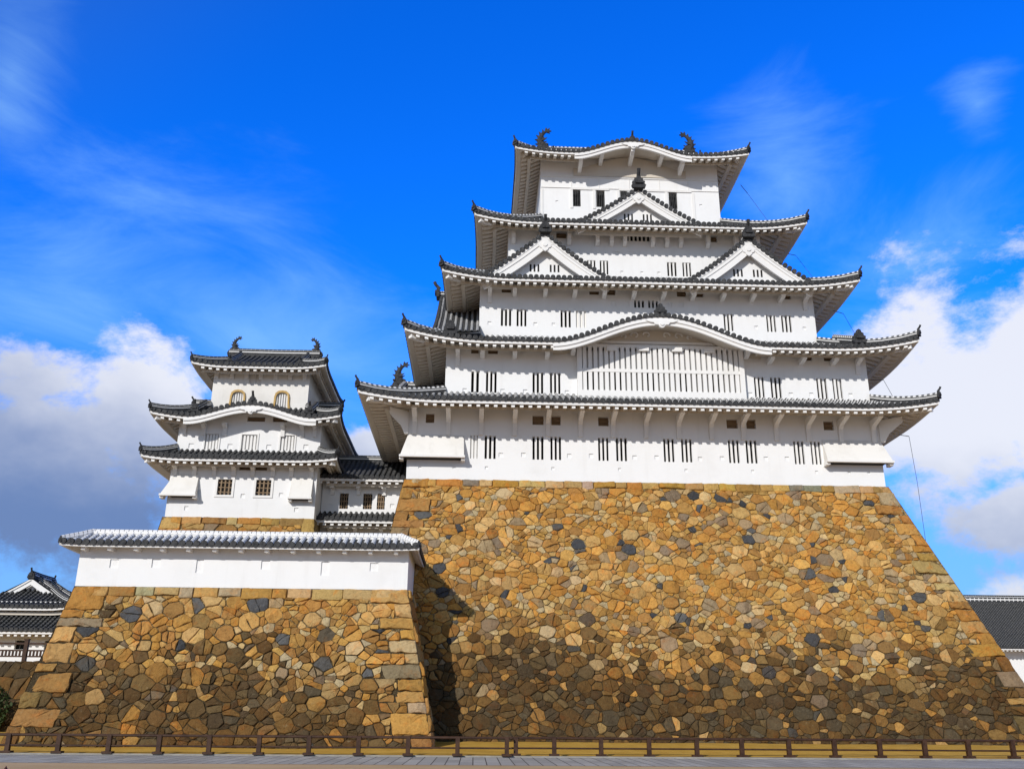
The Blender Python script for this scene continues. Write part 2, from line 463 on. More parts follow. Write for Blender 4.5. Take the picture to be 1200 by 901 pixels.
def shachi(name, parent, base, side, s=1.0, ax=(1, 0)):
    """dolphin-like roof fish: head down on the ridge, tail curled towards the ridge centre. side=+1 curls to +axis"""
    mb = MB()
    spine = [(0.26, 0.08, .20, .26), (0.12, 0.16, .24, .30), (-.02, .34, .25, .28), (-.08, .60, .22, .25), (-.06, .86, .19, .21), (.04, 1.10, .15, .17), (.20, 1.30, .11, .13), (.38, 1.42, .07, .09)]
    def W(x, y, z): return (base[0]+(ax[0]*x*side-ax[1]*y)*s, base[1]+(ax[1]*x*side+ax[0]*y)*s, base[2]+z*s)
    rows = []
    for k, (x, z, ry, rn) in enumerate(spine):
        a = spine[max(0, k-1)]; b = spine[min(len(spine)-1, k+1)]
        tx, tz = b[0]-a[0], b[1]-a[1]; l = hypot(tx, tz); nx, nz = -tz/l, tx/l
        rows.append([W(x+nx*rn*cos(2*pi*q/10), ry*sin(2*pi*q/10), z+nz*rn*cos(2*pi*q/10)) for q in range(10)])
    mb.grid(rows, 0, True); mb.q(rows[0]); mb.q(rows[-1][::-1])
    # dorsal spikes on the outside of the curve
    for k in range(1, 7):
        x, z, ry, rn = spine[k]; a = spine[k-1]; b = spine[min(len(spine)-1, k+1)]
        tx, tz = b[0]-a[0], b[1]-a[1]; l = hypot(tx, tz); tx /= l; tz /= l; nx, nz = -tz, tx
        bx, bz = x+nx*rn*0.8, z+nz*rn*0.8
        fn = lambda p, q, t: W(p, t, q)
        mb.extrude([(bx-tx*.10, bz-tz*.10), (bx+tx*.10, bz+tz*.10), (bx+nx*.20+tx*.12, bz+nz*.20+tz*.12)], fn, -0.05, 0.05)
    fn = lambda p, q, t: W(p, t, q)
    # tail fan, side fins, jaw, base block
    mb.extrude([(.30, 1.40), (.40, 1.34), (.66, 1.26), (.58, 1.40), (.78, 1.46), (.60, 1.54), (.66, 1.72), (.46, 1.60), (.36, 1.76), (.28, 1.54)], fn, -0.06, 0.06)
    for sy in (-1, 1):
        mb.extrude([(-.02, .42), (.24, .50), (.44, .72), (.22, .66), (.20, .78), (.04, .62)], fn, sy*0.20, sy*0.27)
    mb.extrude([(.20, .02), (.52, -.04), (.56, .06), (.40, .14), (.54, .22), (.42, .30), (.20, .30)], fn, -0.16, 0.16)
    mb.extrude([(-.34, -.16), (.50, -.16), (.44, .06), (-.28, .06)], fn, -0.26, 0.26)
    return mb.build(name, M_ORN, parent)

def skirt(parent, ro, ri, ze, rise, ov, kara=None, lift=0.55, lw=4.5, sides='flrb', tilemat=None, orn=0.46, ovs=None, flare=0.15, hip=True):
    """tiled pent roof running round a storey: ro outer rectangle (x0,x1,y0,y1), ri inner rectangle"""
    T, E = MB(), MB()
    x0, x1, y0, y1 = ro; X0, X1, Y0, Y1 = ri
    Df, Dr, Dl, Db = Y0-y0, x1-X1, X0-x0, y1-Y1
    spec = {'f': (Frame((x0, y0), (1, 0), (0, 1)), x1-x0, Df, Dl/Df, Dr/Df, ov),
            'r': (Frame((x1, y0), (0, 1), (-1, 0)), y1-y0, Dr, Df/Dr, Db/Dr, ovs or ov),
            'l': (Frame((x0, y1), (0, -1), (1, 0)), y1-y0, Dl, Db/Dl, Df/Dl, ovs or ov),
            'b': (Frame((x1, y1), (-1, 0), (0, -1)), x1-x0, Db, Dr/Db, Dl/Db, ov)}
    pts = {}
    for k in sides:
        fr, L, D, k0, k1, o = spec[k]
        dm = (lambda L, D, k0, k1: (lambda a: min(D+0.12, a/k0, (L-a)/k1)))(L, D, k0, k1)
        pts[k] = roof_side(T, E, fr, L, D, ze, rise, dm, o, lift, lw, flare, kara if k == 'f' else None,
                           detail=0 if k == 'b' else 2, rafters=(k != 'b'), tiles=(k != 'b'), front=(k == 'f'))
    roof = T.build('roof', [tilemat or M_TILE, M_PAN, M_TRIM], parent)
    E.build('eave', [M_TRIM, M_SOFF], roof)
    if hip:
        pf = pts['f'][0]; L = x1-x0
        for side in (0, 1):
            P = []
            for j in range(7):
                d = Df*j/6
                a = d*Dl/Df if side == 0 else L-d*Dr/Df
                p = pf(a, d); P.append((p[0], p[1], p[2]+0.08))
            R = MB(); ridge(R, P[:], 0.34, 0.30)
            # raised upper part of the hip ridge
            hr = R.build('hip_ridge', [tilemat or M_TILE, M_PAN, M_TRIM], roof)
            O = MB(); dv = Vector((P[0][0]-P[1][0], P[0][1]-P[1][1])).normalized()
            oni(O, (P[0][0]+dv.x*0.05, P[0][1]+dv.y*0.05, P[0][2]+0.10), (dv.x, dv.y), orn)
            O.build('ridge_end_tile', M_ORN, roof)
            # hip rafter under the corner
            H = MB(); rows = []
            for j in range(4):
                d = 0.25+(min(ov, Df)-0.0)*j/3
                a = d*Dl/Df if side == 0 else L-d*Dr/Df
                p = Vector(pf(a, d, -0.30)); sx = Vector((-dv.y, dv.x, 0))*0.14
                rows.append([tuple(p+sx), tuple(p-sx), tuple(p-sx-Vector((0, 0, .26))), tuple(p+sx-Vector((0, 0, .26)))])
            H.grid(rows, 0, True); H.q(rows[0]); H.build('hip_rafter', M_TRIM, roof)
    if kara: kara_board(roof, pts['f'][0], kara)
    return roof, pts

def kara_board(roof, pf, kara):
    """cusped bargeboard under an undulating eave, with mouldings and a carved pendant"""
    ac, kw, B = kara
    K = MB(); n = 40
    th = 0.34*min(1.0, 0.7+B*0.35)
    def band(z0, z1, d0, d1):
        rows = []
        for i in range(n+1):
            a = ac-kw*1.02+2.04*kw*i/n
            A = pf(a, d0, z0); Bq = pf(a, d0, z1); C = pf(a, d1, z1); Dq = pf(a, d1, z0)
            rows.append([A, Bq, C, Dq])
        K.grid(rows, 0, True); K.q(rows[0]); K.q(rows[-1])
    band(-0.22, -0.22-th*0.36, -0.05, 0.16)
    band(-0.22-th*0.36, -0.22-th, 0.015, 0.18)
    K.build('bargeboard', M_TRIM, roof)
    G = MB(); c = pf(ac, 0.0, -0.22-th*0.55)
    s = 0.75*min(1.0, 0.5+B*0.35)
    out = [(-1.25, .12), (-.9, -.02), (-.62, -.05), (-.5, -.22), (-.28, -.22), (-.16, -.42), (0, -.48), (.16, -.42), (.28, -.22), (.5, -.22), (.62, -.05), (.9, -.02), (1.25, .12)]
    G.extrude(out, lambda a, b, t: (c[0]+a*s, c[1]+t, c[2]+b*s), -0.10, 0.06)
    G.extrude([(0.16*cos(2*pi*q/8), -.2+0.12*sin(2*pi*q/8)) for q in range(8)], lambda a, b, t: (c[0]+a*s, c[1]+t, c[2]+b*s), -0.16, -0.10)
    G.build('pendant', M_TRIM, roof)

def gable(parent, fr, w, zb, za, depth, slots=2, board=0.56, orn=1.0, tilemat=None, pend=True, name='gable', tail=True, recess=0.55):
    """triangular dormer gable: two tiled slopes, raking tile ends, bargeboards, recessed pediment, pendant, ridge and ridge-end tile"""
    Hh = za-zb
    def rz(a):
        q = 1-min(1.0, abs(a)/w); return zb+Hh*(0.78*q+0.22*q*q) - max(0, abs(a)/w-1)*Hh*0.7
    T = MB(); nu = 9
    nd = max(1, int(round(depth/SP))); sd = depth/nd
    for s in (-1, 1):
        rows = []
        for i in range(nu+1):
            a = s*w*i/nu
            rows.append([fr.p(a, 0, rz(a)), fr.p(a, depth, rz(a))])
        T.grid(rows, 1)
        for k in range(nd):
            d = (k+0.5)*sd; rr = []; uu = []
            for i in range(nu+1):
                a = s*w*i/nu
                rr.append([fr.p(a, d+0.085*cos(pi*q/4), rz(a)+0.02+0.10*sin(pi*q/4)) for q in range(5)]); uu.append([(d, w*i/nu*1.2+0.05)]*5)
            T.grid(rr, 0, False, uu)
        # raking row of round tile ends facing the front
        l = 0.0; a = 0.16
        while a < w+0.05:
            z = rz(a)+0.09; k = 10
            f1 = [fr.p(s*a+0.155*cos(2*pi*q/k), -0.08, z+0.155*sin(2*pi*q/k)) for q in range(k)]
            f2 = [fr.p(s*a+0.155*cos(2*pi*q/k), 0.10, z+0.155*sin(2*pi*q/k)) for q in range(k)]
            T.q(f1, 1); T.grid([f1, f2], 1, True)
            sl_ = (rz(a)-rz(a+0.01))/0.01
            a += SP/sqrt(1+sl_*sl_)
    g = T.build(name, [tilemat or M_TILE, M_PAN, M_TRIM], parent)
    Bm = MB()
    def band(o0, o1, d0, d1, mb, mat=0):
        for s in (-1, 1):
            rows = []
            for i in range(15):
                a = (w+0.1)*i/14
                sl_ = (rz(a)-rz(a+0.01))/0.01; nl = sqrt(1+sl_*sl_)
                def off(o): 
                    if i == 0: return (0.0, rz(0)+o*nl)
                    return (s*(a+sl_/nl*o), rz(a)+o/nl)
                A, C = off(o0), off(o1)
                rows.append([fr.p(A[0], d0, A[1]), fr.p(C[0], d0, C[1]), fr.p(C[0], d1, C[1]), fr.p(A[0], d1, A[1])])
            mb.grid(rows, mat, True); mb.q(rows[-1], mat)
    band(-0.01, -0.17, 0.0, 0.14, Bm)
    band(-0.19, -0.19-board*0.30, 0.02, 0.18, Bm)
    band(-0.19-board*0.30, -0.19-board, 0.07, 0.20, Bm)
    Bm.build('bargeboard', M_TRIM, g)
    S = MB(); band(-0.20, -0.26, 0.19, recess+0.1, S)
    P = []
    for i in range(-12, 13):
        a = w*i/12; P.append((a, rz(a)-0.25))
    lowz = zb-0.5
    for i in range(24):
        S.q([fr.p(P[i][0], recess, lowz), fr.p(P[i+1][0], recess, lowz), fr.p(P[i+1][0], recess, P[i+1][1]), fr.p(P[i][0], recess, P[i][1])], 0)
    S.build('pediment', M_WALL, g)
    if slots:
        for s in ((-1, 1) if slots == 2 else (0,)):
            cx_ = s*0.62; z0, z1 = zb+0.24*Hh, zb+0.24*Hh+0.5
            Wn = MB()
            for k in (-1, 0, 1):
                Wn.extrude([(cx_+k*0.24-0.055, z0), (cx_+k*0.24+0.055, z0), (cx_+k*0.24+0.055, z1), (cx_+k*0.24-0.055, z1)], lambda a, b, t: fr.p(a, t, b), recess-0.006, recess+0.05)
            Wn.build('slit_window', M_DARK, g)
    if pend:
        G = MB(); c = rz(0)-0.19-board*0.9
        out = [(-.95, -.42), (-.70, -.22), (-.50, -.26), (-.46, -.46), (-.30, -.52), (-.22, -.70), (-.10, -.78), (0, -.84), (.10, -.78), (.22, -.70), (.30, -.52), (.46, -.46), (.50, -.26), (.70, -.22), (.95, -.42), (.42, .12), (0, .42), (-.42, .12)]
        sc = 0.74*min(1, Hh/2.8)
        G.extrude([(x*sc, c+z*sc+0.12) for x, z in out], lambda a, b, t: fr.p(a, t, b), 0.0, 0.12)
        G.extrude([(0.2*sc*cos(2*pi*q/8), c+0.1*sc-0.12+0.2*sc*sin(2*pi*q/8)) for q in range(8)], lambda a, b, t: fr.p(a, t, b), -0.05, 0.0)
        G.build('pendant', M_TRIM, g)
    R = MB()
    ridge(R, [fr.p(0, -0.1, za+0.05), fr.p(0, depth*0.5, za+0.05), fr.p(0, depth, za+0.05)], 0.40, 0.40)
    R.build('ridge', [tilemat or M_TILE, M_PAN, M_TRIM], g)
    O = MB(); c = fr.p(0, -0.22, za+0.10)
    oni(O, c, (-fr.d[0], -fr.d[1]), orn)
    O.build('ridge_end_tile', M_ORN, g)
    return g

def irimoya(parent, fr, L, W, ze, rise, gin, ov, detailsides='flr', kara=None, lift=0.5, lw=3.5, tilemat=None, orn=0.6, verge=0.55, fish=0.0, name='roof', flare=0.12, rh=0.62, gab=True):
    """hip-and-gable roof. Local frame: a along the ridge (0..L), d across (0..W). gin: how far the end skirts reach in"""
    T, E = MB(), MB()
    D = W/2; rg = None
    sag = 0.25
    o = fr.o; A = fr.a; Dv = fr.d
    P0 = lambda a, d: (o[0]+A[0]*a+Dv[0]*d, o[1]+A[1]*a+Dv[1]*d)
    F = {'f': (Frame(P0(0, 0), A, Dv), L), 'b': (Frame(P0(L, W), (-A[0], -A[1]), (-Dv[0], -Dv[1])), L)}
    def dm(a):
        if a < gin-verge: return max(0.02, a)
        if a > L-gin+verge: return max(0.02, L-a)
        return D
    pts = {}
    for k in 'fb':
        f, l = F[k]
        pts[k] = roof_side(T, E, f, l, D, ze, rise, dm, ov, lift, lw, flare, kara if k == 'f' else None, sag=sag,
                           detail=2 if k in detailsides else 0, rafters=k in detailsides, tiles=(k in detailsides))
    t = gin/D; rg = rise*(t*(1-sag)+sag*t*t)
    G = {'l': Frame(P0(0, W), (-Dv[0], -Dv[1]), A), 'r': Frame(P0(L, 0), Dv, (-A[0], -A[1]))}
    for k in 'lr':
        # the end skirts share the main slope's profile
        def dms(a): return max(0.02, min(gin+0.1, a, W-a))
        pts[k] = roof_side(T, E, G[k], W, D, ze, rise, dms, ov, lift, lw, flare, None, sag=sag, front=False,
                           detail=2 if k in detailsides else 0, rafters=k in detailsides, tiles=(k in detailsides))
    roof = T.build(name, [tilemat or M_TILE, M_PAN, M_TRIM], parent)
    E.build('eave', [M_TRIM, M_SOFF], roof)
    prof = lambda d: ze+rise*((d/D)*(1-sag)+sag*(d/D)**2)
    if gab:
        # gable ends with bargeboards
        for k in 'lr':
            f = G[k]; X = MB()
            pl = []; n = 10
            for i in range(-n, n+1):
                q = (W/2-gin*0.9)*i/n; pl.append((W/2+q, prof(D-abs(q))-0.12))
            for i in range(2*n):
                X.q([f.p(pl[i][0], gin+0.1, ze+rg-0.3), f.p(pl[i+1][0], gin+0.1, ze+rg-0.3), f.p(pl[i+1][0], gin+0.1, pl[i+1][1]), f.p(pl[i][0], gin+0.1, pl[i][1])], 0)
                A1, A2 = pl[i], pl[i+1]
                for (z0, z1, d0) in ((0.06, -0.06, gin-verge-0.02), (-0.06, -0.38, gin-verge+0.05)):
                    X.hexa([f.p(A1[0], d0, A1[1]+z1), f.p(A2[0], d0, A2[1]+z1), f.p(A2[0], d0+0.12, A2[1]+z1), f.p(A1[0], d0+0.12, A1[1]+z1),
                            f.p(A1[0], d0, A1[1]+z0), f.p(A2[0], d0, A2[1]+z0), f.p(A2[0], d0+0.12, A2[1]+z0), f.p(A1[0], d0+0.12, A1[1]+z0)], 0)
            X.build('gable_end', M_WALL, roof)
    zr = ze+rise
    R = MB()
    ridge(R, [F['f'][0].p(gin-verge-0.05, D, zr), F['f'][0].p(L/2, D, zr-0.03), F['f'][0].p(L-gin+verge+0.05, D, zr)], 0.5, rh, 0.13)
    R.build('ridge', [tilemat or M_TILE, M_PAN, M_TRIM], roof)
    for sgn, aa in ((-1, gin-verge-0.12), (1, L-gin+verge+0.12)):
        c = F['f'][0].p(aa, D, zr+0.02); O = MB()
        oni(O, c, (A[0]*sgn, A[1]*sgn), orn*1.3, horn=not fish)
        O.build('ridge_end_tile', M_ORN, roof)
        if fish:
            c = F['f'][0].p(aa-sgn*0.35, D, zr+rh*0.98)
            shachi('fish_ornament', roof, c, -sgn, fish, A)
    # hip ridges at the front corners and descending ridges along the verges
    for k in ('f', 'b') if 'b' in detailsides else ('f',):
        pf = pts[k][0]
        for side in (0, 1):
            P = []
            for j in range(6):
                d = gin*j/5; a = d if side == 0 else L-d
                p = pf(a, d); P.append((p[0], p[1], p[2]+0.07))
            R = MB(); ridge(R, P, 0.32, 0.26); R.build('hip_ridge', [tilemat or M_TILE, M_PAN, M_TRIM], roof)
            dv = Vector((P[0][0]-P[1][0], P[0][1]-P[1][1])).normalized(); O = MB()
            oni(O, (P[0][0], P[0][1], P[0][2]+0.06), (dv.x, dv.y), orn); O.build('ridge_end_tile', M_ORN, roof)
            P = []
            aa = gin-verge+0.75 if side == 0 else L-gin+verge-0.75
            for j in range(5):
                d = gin*0.85+(D-gin*0.85)*j/4
                p = pf(aa, d); P.append((p[0], p[1], p[2]+0.06))
            R = MB(); ridge(R, P, 0.32, 0.28); R.build('descending_ridge', [tilemat or M_TILE, M_PAN, M_TRIM], roof)
            dv = Vector((P[0][0]-P[1][0], P[0][1]-P[1][1])).normalized(); O = MB()
            oni(O, (P[0][0], P[0][1], P[0][2]), (dv.x, dv.y), orn); O.build('ridge_end_tile', M_ORN, roof)
    if kara: kara_board(roof, pts['f'][0], kara)
    return roof, pts

# ------------------------------------------------------------------ walls and openings
def wall_box(parent, x0, x1, y0, y1, z0, z1, holes=(), loops=(), mat=None, name='wall', reveal=0.34):
    """plastered storey; holes are real openings (x0,x1,z0,z1), loops are shallow plastered-over loopholes (x,z,w,h)"""
    mb = MB()
    R = [(a, b, c, d, reveal, False) for a, b, c, d in holes]+[(x-w/2, x+w/2, z-h/2, z+h/2, 0.055, True) for x, z, w, h in loops]
    xs = sorted({x0, x1, *[r[0] for r in R], *[r[1] for r in R]}); zs = sorted({z0, z1, *[r[2] for r in R], *[r[3] for r in R]})
    for i in range(len(xs)-1):
        run = None
        for j in range(len(zs)-1):
            cx_, cz = (xs[i]+xs[i+1])/2, (zs[j]+zs[j+1])/2
            if any(r[0] < cx_ < r[1] and r[2] < cz < r[3] for r in R):
                if run is not None: mb.q([(xs[i], y0, run), (xs[i+1], y0, run), (xs[i+1], y0, zs[j]), (xs[i], y0, zs[j])]); run = None
            elif run is None: run = zs[j]
        if run is not None: mb.q([(xs[i], y0, run), (xs[i+1], y0, run), (xs[i+1], y0, z1), (xs[i], y0, z1)])
    for a, b, c, d, dp, cl in R:
        mb.q([(a, y0, c), (a, y0, d), (a, y0+dp, d), (a, y0+dp, c)]); mb.q([(b, y0, d), (b, y0, c), (b, y0+dp, c), (b, y0+dp, d)])
        mb.q([(a, y0, d), (b, y0, d), (b, y0+dp, d), (a, y0+dp, d)]); mb.q([(b, y0, c), (a, y0, c), (a, y0+dp, c), (b, y0+dp, c)])
        if cl: mb.q([(a, y0+dp, c), (b, y0+dp, c), (b, y0+dp, d), (a, y0+dp, d)])
    mb.q([(x1, y0, z0), (x1, y1, z0), (x1, y1, z1), (x1, y0, z1)]); mb.q([(x0, y1, z0), (x0, y0, z0), (x0, y0, z1), (x0, y1, z1)])
    mb.q([(x1, y1, z0), (x0, y1, z0), (x0, y1, z1), (x1, y1, z1)]); mb.q([(x0, y0, z1), (x1, y0, z1), (x1, y1, z1), (x0, y1, z1)])
    return mb.build(name, mat or M_WALL, parent)

def window(parent, x0, x1, z0, z1, y, nb_=2, kind='slat', barw=0.12, frame=0.0, reveal=0.34):
    """barred opening: dark room behind, plastered bars in front; closed windows have a white shutter just behind the bars"""
    W_ = MB(); back = 0.13 if kind == 'shut' else reveal
    W_.q([(x0-.002, y+back, z0-.002), (x1+.002, y+back, z0-.002), (x1+.002, y+back, z1+.002), (x0-.002, y+back, z1+.002)], 0)
    if kind != 'shut':
        W_.q([(x0+.003, y+.16, z0), (x0+.003, y+.16, z1), (x0+.003, y+back, z1), (x0+.003, y+back, z0)]); W_.q([(x1-.003, y+.16, z0), (x1-.003, y+.16, z1), (x1-.003, y+back, z1), (x1-.003, y+back, z0)])
    win = W_.build('window', M_AGED if kind == 'shut' else M_DARK, parent)
    B = MB()
    n = nb_
    gap = ((x1-x0)-n*barw)/(n+1)
    bm = {'slat': M_TRIM, 'shut': M_TRIM, 'wood': M_VENT}.get(kind, M_PAN)
    y0b = y+0.03
    for i in range(n):
        a = x0+gap*(i+1)+barw*i
        B.box(a, a+barw, y0b, y0b+0.10, z0+.002, z1-.002)
    if kind == 'wood':
        for t in (0.2, 0.5, 0.8):
            z = z0+(z1-z0)*t; B.box(x0+.002, x1-.002, y0b+0.015, y0b+0.075, z-0.03, z+0.03)
    B.build('bars', bm, win)
    if frame:
        F = MB(); f = frame
        F.box(x0-f, x0, y-0.05, y+0.03, z0-f, z1+f); F.box(x1, x1+f, y-0.05, y+0.03, z0-f, z1+f)
        F.box(x0+.001, x1-.001, y-0.047, y+0.03, z1, z1+f); F.box(x0+.001, x1-.001, y-0.047, y+0.03, z0-f, z0)
        F.build('frame', M_TRIM, win)
    return win

def vent(parent, x0, x1, z0, z1, y):
    V = MB(); V.q([(x0-.002, y+0.22, z0-.002), (x1+.002, y+0.22, z0-.002), (x1+.002, y+0.22, z1+.002), (x0-.002, y+0.22, z1+.002)])
    v = V.build('vent', M_VENT, parent)
    B = MB(); zm = (z0+z1)/2; B.box(x0+.002, x1-.002, y+0.05, y+0.11, zm-0.035, zm+0.035); B.build('rail', M_VENT, v)

def bracket_mesh(kind, out, drop):
    mb = MB()
    if kind == 'long':
        poly = [(0.0, -drop), (-0.10, -drop), (-0.16, -drop*0.45), (-0.30, -drop*0.30), (-out, -0.14), (-out, 0.0), (0.0, 0.0)]
    else:
        poly = [(0.0, -drop), (-0.12, -drop), (-out*0.8, -drop*0.75), (-out, -drop*0.35), (-out, 0.0), (0.0, 0.0)]
    mb.extrude(poly, lambda a, b, t: (t, a, b), -0.125, 0.125)
    return mb
def brackets(parent, xs, y, z, kind='long', out=1.0, drop=1.0, w=1.0):
    first = None
    for x in xs:
        if first is None:
            first = bracket_mesh(kind, out, drop).build('bracket', M_TRIM, parent, origin=(0, 0, 0)); o = first
        else:
            o = first.copy(); COL.objects.link(o)
        o.location = (x, y, z); o.parent = parent
        o.matrix_parent_inverse = Matrix.Translation(parent.location).inverted()

# ------------------------------------------------------------------ stone masonry
def clip(poly, p, n):
    """keep the part of a polygon where (q-p).n <= 0"""
    out = []
    for i in range(len(poly)):
        a, b = poly[i], poly[(i+1) % len(poly)]
        da = (a[0]-p[0])*n[0]+(a[1]-p[1])*n[1]; db = (b[0]-p[0])*n[0]+(b[1]-p[1])*n[1]
        if da <= 0: out.append(a)
        if (da < 0 < db) or (db < 0 < da):
            t = da/(da-db); out.append((a[0]+(b[0]-a[0])*t, a[1]+(b[1]-a[1])*t))
    return out
def area(poly):
    return 0.5*sum(poly[i][0]*poly[(i+1) % len(poly)][1]-poly[(i+1) % len(poly)][0]*poly[i][1] for i in range(len(poly)))

OCHRE = [(.46, .255, .060), (.44, .225, .045), (.50, .30, .080), (.47, .29, .095), (.40, .20, .040), (.47, .32, .12), (.50, .35, .15), (.41, .25, .075), (.34, .175, .045), (.30, .165, .05)]
PALE = [(.50, .38, .19), (.46, .36, .20), (.40, .32, .19)]
GREY = [(.215, .18, .13), (.17, .15, .12), (.25, .21, .14)]
SLATE = [(.066, .066, .068), (.052, .053, .056), (.088, .086, .082)]
DARKS = [(.095, .053, .015), (.075, .043, .014), (.125, .070, .020), (.085, .056, .023), (.100, .070, .030), (.065, .046, .024), (.17, .098, .028), (.062, .039, .016), (.080, .063, .036)]
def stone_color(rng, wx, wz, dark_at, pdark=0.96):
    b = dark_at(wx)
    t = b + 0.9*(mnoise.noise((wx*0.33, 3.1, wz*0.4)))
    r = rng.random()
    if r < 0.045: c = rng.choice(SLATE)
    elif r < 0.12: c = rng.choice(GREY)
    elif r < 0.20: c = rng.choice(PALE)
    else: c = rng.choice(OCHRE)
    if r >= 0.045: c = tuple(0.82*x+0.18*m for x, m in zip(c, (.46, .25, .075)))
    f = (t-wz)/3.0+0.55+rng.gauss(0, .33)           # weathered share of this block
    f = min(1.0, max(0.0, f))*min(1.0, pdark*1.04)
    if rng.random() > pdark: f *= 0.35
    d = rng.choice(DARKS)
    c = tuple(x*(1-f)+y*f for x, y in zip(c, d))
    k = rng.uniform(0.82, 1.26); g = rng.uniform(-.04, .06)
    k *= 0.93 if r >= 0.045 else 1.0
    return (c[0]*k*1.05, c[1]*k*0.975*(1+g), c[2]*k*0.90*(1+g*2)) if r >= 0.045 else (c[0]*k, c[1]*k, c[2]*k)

def stone(mb, poly, rng, W3, col, prot=0.10, gap=0.035, rough=1.0, rounding=True):
    """one rough block raised from the face; poly in wall coordinates, W3(u,v,n) -> world"""
    n = len(poly)
    if n < 3: return
    if rounding:
        q = []
        for i in range(n):
            a, b = poly[i], poly[(i+1) % n]; L = hypot(b[0]-a[0], b[1]-a[1])
            c0 = min(0.30, rng.uniform(0.015, 0.05)*(2.4 if rough > 1 and rng.random() < 0.18 else 1)/max(L, 1e-3))
            q.append((a[0]+(b[0]-a[0])*c0, a[1]+(b[1]-a[1])*c0))
            ks = int(L/0.22)
            for k in range(1, ks):
                t = c0+(1-2*c0)*k/ks; j = rng.uniform(-.022, .022)*rough
                q.append((a[0]+(b[0]-a[0])*t-(b[1]-a[1])/L*j, a[1]+(b[1]-a[1])*t+(b[0]-a[0])/L*j))
            q.append((a[0]+(b[0]-a[0])*(1-c0), a[1]+(b[1]-a[1])*(1-c0)))
        poly = q; n = len(poly)
    cx_ = sum(p[0] for p in poly)/n; cy_ = sum(p[1] for p in poly)/n
    tx, ty = rng.uniform(-.07, .07)*rough, rng.uniform(-.07, .07)*rough
    R0 = max(hypot(p[0]-cx_, p[1]-cy_) for p in poly); pl = []
    for _k in range(3):
        th = rng.uniform(0, 2*pi); pl.append((cos(th), sin(th), rng.uniform(0.05, 0.5)*R0, rng.uniform(0.10, 0.34)*rough))
    def face(u, v):
        q = 0.0
        for a_, b_, o_, s_ in pl: q = max(q, (u*a_+v*b_-o_)*s_)
        return min(q, prot*0.75)
    def ring(ins, dep, jit):
        o = []
        for p in poly:
            dx, dy = p[0]-cx_, p[1]-cy_; l = max(1e-4, hypot(dx, dy)); k = max(0.12, 1-ins/l)
            u, v = cx_+dx*k, cy_+dy*k
            o.append(W3(u, v, dep+tx*(u-cx_)+ty*(v-cy_)-(face(u-cx_, v-cy_) if dep > 0.02 else 0.0)+rng.uniform(-jit, jit)))
        return o
    r0_ = ring(gap, -0.06, 0); r1 = ring(gap+0.004, prot*0.45, 0.010*rough); r2 = ring(gap+0.035, prot*0.9, 0.016*rough); r3 = ring(gap+0.17, prot*1.0, 0.008*rough)
    i = len(mb.v); mb.v.extend(r0_+r1+r2+r3); mb.v.append(W3(cx_, cy_, prot*1.0))
    for R_ in range(3):
        for k in range(n):
            k2 = (k+1) % n
            mb.f.append((i+R_*n+k, i+R_*n+k2, i+(R_+1)*n+k2, i+(R_+1)*n+k)); mb.m.append(0); mb.uv.append([(0., -1.)]*4)
    for k in range(n):
        mb.f.append((i+3*n+k, i+3*n+(k+1) % n, i+4*n)); mb.m.append(0); mb.uv.append([(0., -1.)]*3)
    mb.c.extend([col]*(4*n+1))

